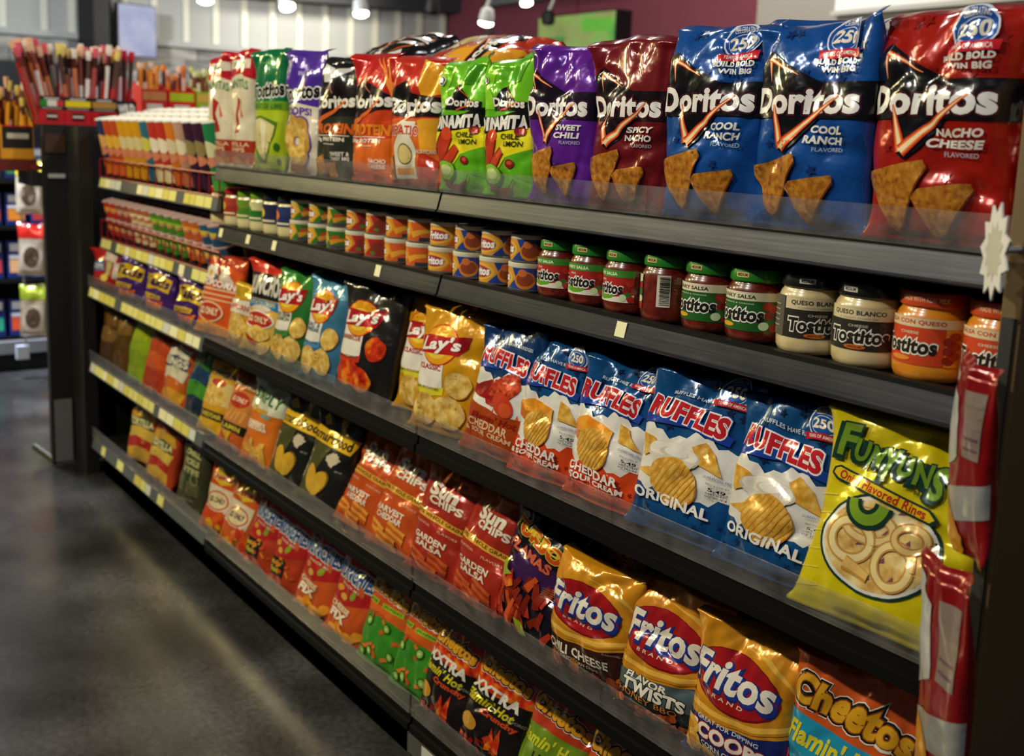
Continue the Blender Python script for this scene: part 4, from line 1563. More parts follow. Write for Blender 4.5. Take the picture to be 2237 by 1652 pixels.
# stone courses under the ledge
st_mats = []
for i, cs in enumerate((['6a6862', '84817a', '9c9890'], ['76736b', '908c82', 'a8a398'], ['5a5852', '72706a', '86827a'])):
    m, nt, bs = new_mat('stone_%d' % i)
    noise_col(nt, bs, cs, 6.0, 7.0, None, (1, 1, 5))
    bs.inputs['Roughness'].default_value = 0.85
    bump(nt, bs, 25, 0.5, 0.01)
    st_mats.append(m)
rg = random.Random(11)
LEDGE = 0.87
for r in range(5):
    z1 = LEDGE - 0.05 - r * 0.105
    y = -0.6 + rg.uniform(-0.4, 0)
    while y < WY - 0.02:
        ln = rg.uniform(0.35, 0.75)
        y1 = min(y + ln, WY - 0.005)
        q = rg.uniform(0.035, 0.06)
        b = MB().box(WX, y + 0.004, z1 - 0.1, WX + q, y1 - 0.004, z1)
        b.build('stone', st_mats[rg.randrange(3)], wall_l, o=(0, 0, 0))
        y = y1
MB().box(WX, -0.6, LEDGE - 0.05, WX + 0.10, WY, LEDGE).build('ledge', plain('9a9a92', 0.6), wall_l, o=(0, 0, 0))
batt = plain('c9c4b0', 0.6, 0, 'batten_paint')
panm = plain('9c9c94', 0.7, 0, 'panel_paint')
ys = [0.2, 0.5, 0.807, 1.119, 1.334, 1.517, 1.76, 2.013, 2.289, 2.556, 2.819, 3.086, 3.347, 3.615, 3.877, 4.141, 4.393, 4.635, 4.9]
for i, y in enumerate(ys):
    MB().box(WX + 0.01, y - 0.028, LEDGE, WX + 0.035, y + 0.028, 1.5).build('batten', batt, wall_l, o=(0, 0, 0))
    if i < len(ys) - 1:
        MB().box(WX, y + 0.028, LEDGE, WX + 0.012, ys[i + 1] - 0.028, 1.5).build('panel', panm, wall_l, o=(0, 0, 0))
mb = MB().box(WX - 0.1, WY, FLOOR, -3.79, WY + 0.1, 2.6)
struct('wall_back', mb, plain('763442', 0.7, 0, 'maroon_paint', 60, 0.05))
mb = MB().box(-3.79, WY - 0.06, FLOOR, 4.0, WY + 0.1, 2.6)
struct('wall_right', mb, plain('a39c92', 0.75, 0, 'warm_white_paint', 60, 0.05))
mb = MB()
mb.add([(-8.1, 1.7, 1.25), (-8.1, 5.2, 1.36), (-7.75, 5.2, 1.36), (-7.75, 1.7, 1.25), (-8.1, 1.7, 2.6), (-8.1, 5.2, 2.6), (-7.75, 5.2, 2.6), (-7.75, 1.7, 2.6)],
       [(0, 3, 2, 1), (4, 5, 6, 7), (0, 1, 5, 4), (2, 3, 7, 6), (0, 4, 7, 3), (1, 2, 6, 5)])
struct('trim_1', mb, plain('2a2b2c', 0.7, 0, 'dark_soffit'))
mb = MB().box(-7.25, WY - 0.05, 0.5, -7.17, WY, 2.6)
struct('trim_2', mb, plain('5a4c4c', 0.5, 0, 'conduit_paint'))
# pale beam on the back wall
mb = MB().box(-7.1, WY - 0.12, 1.36, -3.79, WY, 1.5)
struct('trim_3', mb, plain('6a6a6a', 0.6))
# white sign panel on the right-hand wall
sg = thing('wall_sign', 'plain white backlit panel high on the pale wall above the red chip bag', 'sign', (-2.4, WY - 0.06, 1.05))
MB().box(-3.06, WY - 0.12, 1.045, -1.2, WY - 0.06, 1.6).build('panel_face', plain('dcdad4', 0.4, 0, 'sign_face', emit=0.5), sg)
MB().box(-3.09, WY - 0.125, 1.015, -1.2, WY - 0.06, 1.045).build('frame', plain('c8c6c0', 0.4), sg)

# screens
tv = thing('wall_screen', 'thin television with a pale lavender picture hung near the battened wall', 'screen', (-7.6, 1.75, 0.75))
Mtv = Matrix.Translation((-7.62, 1.755, 0.90)) @ Matrix.Scale(1.12, 4) @ Matrix.Rotation(RAD(12), 4, 'Z')
MB().box(-0.05, -0.15, -0.185, 0.0, 0.16, 0.19, Mtv).build('bezel', BLK, tv)
b = MB()
b.box(0.0, -0.142, -0.177, 0.003, 0.152, 0.182, Mtv)
scr, nt, bs = new_mat('screen_lavender')
bs.inputs['Base Color'].default_value = (0.02, 0.02, 0.03, 1)
rp = noise_col(nt, bs, ['a8b0e0', 'c0c6ec', 'd6daf2'], 5.0, 2.0)
nt.links.new(rp.outputs['Color'], bs.inputs['Emission Color'])
nt.links.remove(bs.inputs['Base Color'].links[0])
bs.inputs['Base Color'].default_value = (0.02, 0.02, 0.03, 1)
bs.inputs['Emission Strength'].default_value = 0.62
b.build('picture', scr, tv)
MB().box(-0.3, -0.3, -0.35, -0.06, -0.16, 0.5, Mtv).build('mount', BLK, tv)

mn = thing('menu_screen', 'green menu screen on the maroon back wall', 'screen', (-5.7, WY - 0.15, 0.95))
MB().box(-6.25, WY - 0.16, 0.84, -5.19, WY, 1.20).build('bezel', BLK, mn)
b = MB().box(-6.235, WY - 0.164, 0.85, -5.205, WY - 0.16, 1.19)
scr, nt, bs = new_mat('screen_green')
rp = noise_col(nt, bs, ['6a8a3a', '8f9a52', '7fb04a', '4a9a3a'], 3.0, 2.0)
nt.links.new(rp.outputs['Color'], bs.inputs['Emission Color'])
nt.links.remove(bs.inputs['Base Color'].links[0])
bs.inputs['Base Color'].default_value = (0.02, 0.02, 0.03, 1)
bs.inputs['Emission Strength'].default_value = 0.95
b.build('picture', scr, mn)
b = MB()
b.cur = 0
b.box(-6.13, WY - 0.167, 0.89, -5.85, WY - 0.164, 1.02)
b.build('menu_block', plain('3f8a44', 0.4, 0, 'menu_block_green', emit=0.3), mn)
MB().box(-5.62, WY - 0.167, 1.04, -5.24, WY - 0.164, 1.14).build('menu_block', plain('5fae3a', 0.4, 0, 'menu_block_lime', emit=0.35), mn)


# track spot lights
def spot_lamp(loc, drop, label, lit=True, tilt=0.0, s=1.0):
    s *= 0.78
    loc = (loc[0], loc[1], loc[2] - 0.028)
    t = thing('track_spotlight', label, 'ceiling light', loc, 'track spotlights under the dark ceiling')
    x, y, z = loc
    M = Matrix.Translation(loc) @ Matrix.Rotation(tilt, 4, 'Y')
    MB().lathe([(0.03 * s, 0.0), (0.055 * s, 0.01), (0.062 * s, 0.05 * s), (0.05 * s, 0.11 * s), (0.02 * s, 0.13 * s)], 16, M).build('housing', plain('d8d8d4', 0.4) if lit else BLK, t, True)
    if lit:
        MB().lathe([(0.004, -0.022 * s), (0.03 * s, -0.018 * s), (0.055 * s, -0.004), (0.058 * s, 0.012)], 16, M).build('bulb', plain('fff6e6', 0.3, 0, 'bulb_glow', emit=14.0), t, True)
    MB().tube([(x, y, z + 0.12 * s), (x + 0.02, y + 0.03, z + 0.2), (x + 0.02, y + 0.03, z + drop)], 0.012, 8).build('stem', plain('c8c8c4', 0.4), t)


spot_lamp((-3.90, 2.70, 0.85), 0.9, 'lit white track spotlight in front of the maroon wall corner', tilt=0.2)
spot_lamp((-4.28, 2.06, 0.87), 0.9, 'round lit track spotlight above the black and orange bag lying flat', tilt=-0.2)
spot_lamp((-4.46, 1.67, 0.885), 0.9, 'lit track spotlight above the green bag of tortilla chips', tilt=-0.4)
spot_lamp((-4.64, 1.24, 0.89), 0.9, 'lit track spotlight at the top edge above the red and white bags')
spot_lamp((-3.75, 2.89, 0.975), 0.9, 'lit track spotlight at the top edge above the orange bag lying flat', tilt=-0.3, s=0.8)
spot_lamp((-4.07, 2.43, 0.89), 0.9, 'unlit black track spotlight hanging left of the maroon wall', lit=False)
spot_lamp((-5.82, 4.6, 1.12), 0.6, 'unlit white track spotlight hanging in front of the green menu screen', lit=False, s=1.2)

# ------------------------------------------------------------------ gondola shelving
L = 1.219
SHELF = {1: (0.0, 0.0), 2: (-0.168, 0.004), 3: (-0.487, -0.036), 4: (-0.800, -0.038), 5: (-1.098, -0.035)}
SHELF0 = {1: (-0.09, 0.012), 2: (-0.315, 0.012), 3: (-0.497, -0.036), 4: (-0.785, -0.038), 5: (-1.085, -0.035)}
BACK = 0.46
TAGM = [plain(c, 0.45, 0, 'tag_' + c) for c in ('d8d27a', 'cfc25a', 'e4deb0', 'c8c8bc', '6a6e70')]


def shelf_unit(name, label, x0, x1, shelves, far=False):
    t = thing(name, label, 'shelving', ((x0 + x1) / 2, 0.2, FLOOR))
    MB().box(x0, BACK, FLOOR, x1, BACK + 0.02, 0.02 if not far else 0.05).build('back_panel', plain('070707', 0.7, 0, 'back_panel_black'), t)
    MB().box(x0, 0.012, FLOOR, x1, BACK, FLOOR + 0.012).add([(x0, 0.012, FLOOR), (x1, 0.012, FLOOR), (x1, 0.012, shelves[5][0]), (x0, 0.012, shelves[5][0])], [(0, 1, 2, 3)]).box(
        x0, 0.012, FLOOR, x1, 0.026, shelves[5][0] + 0.004).build('kick_plate', BLK, t)
    for xx in (x0 + 0.0125, x1 - 0.0125):
        MB().box(xx - 0.012, BACK - 0.03, FLOOR, xx + 0.012, BACK + 0.001, 0.02).build('slotted_upright', BLK, t)
    for k, (ze, ye) in shelves.items():
        a, b = x0 + 0.004, x1 - 0.004
        tilt = 0.09 if (far and k < 3) else 0.0
        s = MB().prism_x([(ye + 0.016, ze + 0.004), (BACK, ze + 0.012 + tilt), (BACK, ze + 0.036 + tilt), (ye + 0.016, ze + 0.036)], a, b).build('shelf', plain('0b0b0b', 0.42, 0, 'shelf_black', 200, 0.04), t)
        if far:
            # price rail packed with paper tags
            MB().prism_x([(ye, ze), (ye + 0.008, ze + 0.040), (ye + 0.016, ze + 0.040), (ye + 0.014, ze - 0.001)], a, b).build('price_rail', plain('5c6062', 0.35, 0.2, 'rail_grey'), s)
            rg2 = random.Random(40 + k)
            xx = a + 0.02
            while xx < b - 0.06:
                w = rg2.uniform(0.045, 0.075)
                if rg2.random() < (0.86 if k < 5 else 0.3):
                    z0, z1 = ze + 0.005, ze + 0.036
                    MB().add([(xx, ye - 0.0008 + 0.001, z0), (xx + w, ye - 0.0008 + 0.001, z0), (xx + w, ye + 0.0064, z1), (xx, ye + 0.0064, z1),
                              (xx, ye - 0.0018 + 0.001, z0), (xx + w, ye - 0.0018 + 0.001, z0), (xx + w, ye + 0.0054, z1), (xx, ye + 0.0054, z1)],
                             [(4, 5, 6, 7), (0, 3, 2, 1), (0, 1, 5, 4), (2, 3, 7, 6), (1, 2, 6, 5), (0, 4, 7, 3)]).build('price_tag', TAGM[rg2.choice((0, 0, 0, 1, 1, 2, 3))], s)
                xx += w + 0.004
        elif k < 3:
            MB().prism_x([(ye - 0.001, ze), (ye + 0.003, ze + 0.003), (ye + 0.0118, ze + 0.034), (ye + 0.015, ze + 0.034), (ye + 0.010, ze + 0.001), (ye + 0.012, ze - 0.001), (ye + 0.001, ze - 0.002)], a, b).build('price_rail', brushed(), s)
            MB().box(a, ye + 0.013, ze + 0.034, b, ye + 0.03, ze + 0.041).build('rail_cap', plain('0a0a0b', 0.5, 0.0, 'cap_black', spec=0.3), s)
        else:
            MB().prism_x([(ye, ze), (ye + 0.001, ze + 0.016), (ye + 0.008, ze + 0.018), (ye + 0.010, ze + 0.036), (ye + 0.02, ze + 0.036), (ye + 0.02, ze + 0.002)], a, b).build('price_rail', plain('060607', 0.62, 0.0, 'rail_dark', spec=0.12), s)
            MB().box(a, ye + 0.0135, ze + 0.036, b, ye + 0.017, ze + 0.039).build('rail_cap', plain('5a5c60', 0.3, 0.7), s)
        if far and k < 3:
            # red wire guard
            g = MB()
            z0, z1 = ze + 0.04, ze + 0.105
            g.tube([(a, ye + 0.01, z1), (b, ye + 0.01, z1)], 0.003)
            g.tube([(a, ye + 0.01, z0), (b, ye + 0.01, z0)], 0.003)
            n = 15
            for i in range(n + 1):
                xx = a + (b - a) * i / n
                g.tube([(xx, ye + 0.01, z0), (xx, ye + 0.01, z1)], 0.0025)
            g.build('wire_guard', plain('8a1014', 0.4, 0, 'red_wire'), s)
        elif k != 2 or far:
            hh = 0.083
            half = (a + b) / 2
            for q0, q1 in ((a, half - 0.0008), (half + 0.0008, b)):
                MB().box(q0, ye + 0.003, ze + (0.0385 if not far else 0.041), q1, ye + 0.006, ze + hh).build('clear_guard', acrylic(), s)
    return t


near = shelf_unit('shelving_unit', 'near black shelving section with brushed rails, end panel and clear guards beside the dark post', 0.0, L, SHELF)
mid = shelf_unit('shelving_unit', 'middle black shelving section holding stacked dip cans below tortilla chip bags', -L, 0.0, SHELF)
farU = shelf_unit('shelving_unit', 'far black shelving section with red wire guards and yellow price tags', -2 * L, -L, SHELF0, True)


def shelf_of(unit, k):
    return [c for c in unit.children if c.name.startswith('shelf') and not c.name.startswith('shelving')][k - 1]


for u, k, X in ((near, 2, 0.557), (mid, 2, -0.253), (mid, 2, -0.81), (mid, 2, -0.984), (mid, 2, -1.183)):
    ze, ye = SHELF[k]
    w = 0.012
    MB().add([(X - w, ye + 0.0034, ze + 0.008), (X + w, ye + 0.0034, ze + 0.008), (X + w, ye + 0.0092, ze + 0.032), (X - w, ye + 0.0092, ze + 0.032),
              (X - w, ye + 0.0044, ze + 0.0075), (X + w, ye + 0.0044, ze + 0.0075), (X + w, ye + 0.0102, ze + 0.0315), (X - w, ye + 0.0102, ze + 0.0315)],
             [(0, 1, 2, 3), (7, 6, 5, 4), (0, 4, 5, 1), (1, 5, 6, 2), (2, 6, 7, 3), (3, 7, 4, 0)]).build('price_tag', TAGM[2], shelf_of(u, k))
ze, ye = SHELF[5]
MB().box(0.0, ye - 0.001, ze - 0.045, 0.30, ye + 0.012, ze + 0.0).build('tag_holder', plain('4a4c4c', 0.35, 0.3), shelf_of(near, 5))
MB().box(0.06, ye - 0.0022, ze - 0.042, 0.16, ye - 0.001, ze - 0.004).build('price_tag', TAGM[3], shelf_of(near, 5))

# end panel at the near end
MB().box(1.238, -0.055, FLOOR, 1.262, BACK + 0.02, 0.30).build('end_panel', plain('6a5434', 0.5, 0, 'end_panel_brown', 80, 0.05), near, bev=0.002)

# ---- endcap fixture behind the far end
ec = thing('endcap_fixture', 'tall black endcap fixture with slotted upright at the far end of the shelving', 'display stand', (-2.85, 0.3, FLOOR))
MB().box(-2.66, -0.135, FLOOR + 0.012, -2.62, 1.05, 0.135).box(-3.05, 0.12, FLOOR, -2.66, 1.05, 0.135).build('cabinet', BLK, ec)
MB().box(-2.82, -0.14, 0.120, -2.66, 0.12, 0.135).build('top_shelf', BLK, ec)
MB().box(-2.62, -0.05, FLOOR, -2.455, 0.0, 0.13).build('side_panel', plain('0a0a0a', 0.6), ec)
b = MB().box(-2.62, -0.018, FLOOR, -2.60, 0.03, 0.135)
b.build('slotted_upright', BLK, ec)
b = MB()
for i in range(56):
    z = FLOOR + 0.05 + i * 0.022
    b.box(-2.6, -0.004, z, -2.5975, 0.008, z + 0.012)
sl_ = b.build('slots', plain('000000', 0.9), ec)
sl_['kind'] = 'stuff'
MB().box(-2.618, -0.125, FLOOR + 0.02, -2.612, -0.06, FLOOR + 0.27).build('kick_guard', plain('77767a', 0.45, 0.3), ec)
MB().box(-2.617, -0.13, 0.03, -2.613, -0.055, 0.10).build('shelf_card', plain('3a2214', 0.5), ec)
MB().box(-2.617, -0.12, -0.065, -2.613, -0.06, -0.05).build('card_strip', plain('b8bcc0', 0.4), ec)
# foot rail
MB().tube([(-2.74, -0.175, FLOOR + 0.06), (-2.63, -0.12, FLOOR + 0.016)], 0.015, 8).build('foot_rail', plain('3a3618', 0.5), ec)
MB().box(-3.05, 0.30, 0.1352, -2.90, 0.80, 0.195).build('riser', BLK, ec)
# side tray carrying the yellow cartons
MB().box(-2.92, -0.40, -0.04, -2.72, -0.136, -0.02).box(-2.72, -0.16, -0.04, -2.655, -0.134, -0.02).box(-2.725, -0.40, -0.045, -2.715, -0.136, 0.0).build('side_tray', plain('6a2a24', 0.35, 0.3), ec)
MB().box(-2.90, -0.17, -0.10, -2.66, -0.13, -0.045).build('tray_bracket', plain('121212', 0.5), ec)

# ---- lit cold case in the distance
cc = thing('chilled_display_case', 'open chilled display case with black shelves and a silver bumper, far left', 'display case', (-4.8, -0.4, FLOOR))
MB().box(-5.25, -1.6, FLOOR, -5.2, 0.62, 0.45).build('back_panel', plain('10131c', 0.6), cc)
MB().box(-5.2, -1.6, FLOOR, -4.55, 0.62, FLOOR + 0.10).build('base', plain('0c0d10', 0.4), cc)
MB().box(-4.56, -1.6, FLOOR + 0.10, -4.50, 0.62, FLOOR + 0.165).build('bumper', plain('b4b6bc', 0.3, 0.7), cc)
CZ = [-1.03, -0.71, -0.42, -0.17]
MB().box(-5.2, -1.6, 0.36, -4.52, 0.62, 0.45).box(-4.53, -1.6, 0.26, -4.515, 0.62, 0.36).build('canopy', plain('0c0d10', 0.4), cc)
MB().box(-4.75, -1.58, 0.345, -4.60, 0.60, 0.36).build('light_bar', plain('e8f0ff', 0.4, 0, 'case_light', emit=9.0), cc)
for z in CZ:
    MB().box(-5.2, -1.6, z - 0.02, -4.62, 0.62, z).build('shelf', plain('0c0d12', 0.4), cc)

# ------------------------------------------------------------------ bags on the shelves
DS = {
    'santitas': (d_santitas(), 'cfc4a8'), 'tostlime': (d_tostlime(), 'a8bc1e'), 'tostscoops': (d_tostscoops(), '4b2b98'),
    'dorprotblk': (d_protein(None, 'd8641c', 0), '1a1a18'), 'dorprotred': (d_protein('cc4418', 'ee8a28', 0), 'b8201a'), 'dortap': (d_dortap(), 'b82a18'),
    'dinamita': (d_dinamita(), '66b81c'),
    'dorpurple': (doritos('5a1c8c', ['SWEET', 'CHILI'], shard='1a0f1e', outl='5a1450'), '5e1f8e'),
    'dormaroon': (doritos('6a1218', ['SPICY', 'NACHO'], shard='170c10', outl='7a1420'), '6c1218'),
    'dorblue': (doritos('1450a8', ['COOL', 'RANCH'], True, '0d2f66', outl='5a1428'), '124a92'),
    'dorred': (doritos('b01c12', ['NACHO', 'CHEESE'], True, '86140c', outl='5a1018'), 'a01a0c'),
    'popcorn': (d_popcorn(), 'd8561c'), 'puffsmall': (d_puffsmall(), 'b8801c'), 'munchos': (d_munchos(), 'd8b04a'),
    'layg': (lays(None, ['SOUR CREAM', '& ONION'], '4a5a30', '3f8a3a', top='2a7a2c'), '246a2c'),
    'layb': (lays(None, ['SALT &', 'VINEGAR'], '3a5a7a', '4a88b8', top='4a86a4'), '3a708e'),
    'layk': (lays(None, ['BARBECUE'], 'b0401c', 'b8341c', 'flame', top='26241e'), '1e1c1a'),
    'lay': (lays(None, ['CLASSIC'], 'b8201c', 'd8cc2a'), 'd0930f'),
    'rufhot': (ruffles('a8420f', ['CHEDDAR', '& SOUR CREAM'], 'hot', True), '0f3566'),
    'rufched': (ruffles('d8481a', ['CHEDDAR', '& SOUR CREAM'], 'cheddar'), '0f4a80'),
    'ruforig': (ruffles('0f4a80', ['ORIGINAL'], 'dip'), '0f4a80'),
    'funyuns': (d_funyuns(), 'd8c60e'),
    'chester': (d_chester(False), 'd09a1c'), 'chesterhot': (d_chester(True), 'b8561c'), 'simply': (d_simply(), 'd8721c'), 'smart': (d_smart(), '1c1b16'),
    'sunch': (d_sun('c8561c', 'HARVEST', 'CHEDDAR', ('c8641c', 'e09a3a')), 'c24e18'),
    'sungs': (d_sun('a82c18', 'GARDEN', 'SALSA', ('a83c18', 'c85a2a')), 'a82c1a'),
    'turbos': (d_turbos(), '1a1220'),
    'fritochili': (fritos('3a1c12', None, 'chili'), 'd8921c'), 'fritotwist': (fritos('232a2a', None, 'twist'), 'd0881c'), 'fritoscoop': (fritos('1c2a6c', None, 'scoop'), 'd8921c'),
    'cheepuff': (d_cheepuff(), 'c8541c'), 'cheejal': (d_cheejal(), 'c8501c'), 'cheexx': (d_cheexx(), 'a82418'), 'cheelime': (d_cheelime(), 'b83a1c'), 'cheehot': (d_cheehot(), 'c84a1c'),
    'andyfix': (d_munchies(False), 'c8541c'), 'andycrunch': (d_munchies(True), 'b03a1c'), 'two': (d_two(2), 'c8481c'), 'two2': (d_two(5), 'c85a1c'),
    'dill': (d_dill(), '3a3c24'), 'takis': (d_takis(), '3f1c66'), 'cracker': (d_cracker(), 'a81c1a'),
    'brown': (d_simple(['6a4a1c', '7a5a2a', '4a2c10'], 3), '4e3416'), 'brown2': (d_simple(['7a5a24', '5a3c14'], 8), '5a4018'),
    'limebag': (d_simple(['9ab01c', '7a941a'], 4), '8aa41a'), 'orangebag': (d_simple(['b8441c', 'c8561c', 'a83818'], 5), 'b8421c'),
    'whiteorange': (d_simple(['d8d0b8', '2a3a5c', 'd0c8ac', 'c8641c', 'd89a2a'], 6, 'RINGS', 'e4dcc4'), 'b8501c'),
    'greenbag': (d_simple(['2a6a1c', '1c3a5c', '3f8a24', '1c2a3c'], 7), '1c4a18'),
    'netbag': (d_simple(['c89a2a', '2a5a24', 'd8b44a', 'b82a1c', 'd0a03a'], 9, 'TORTILLA', 'e8d8a0'), 'b8401c'),
}
SZ = {k: v[0] + 0.0375 for k, v in SHELF.items()}
SZ0 = {k: v[0] + 0.0375 for k, v in SHELF0.items()}
G = {1: 'chip bags on the top shelf', 3: 'chip bags on the third shelf', 4: 'chip bags on the fourth shelf', 5: 'chip bags on the bottom shelf'}
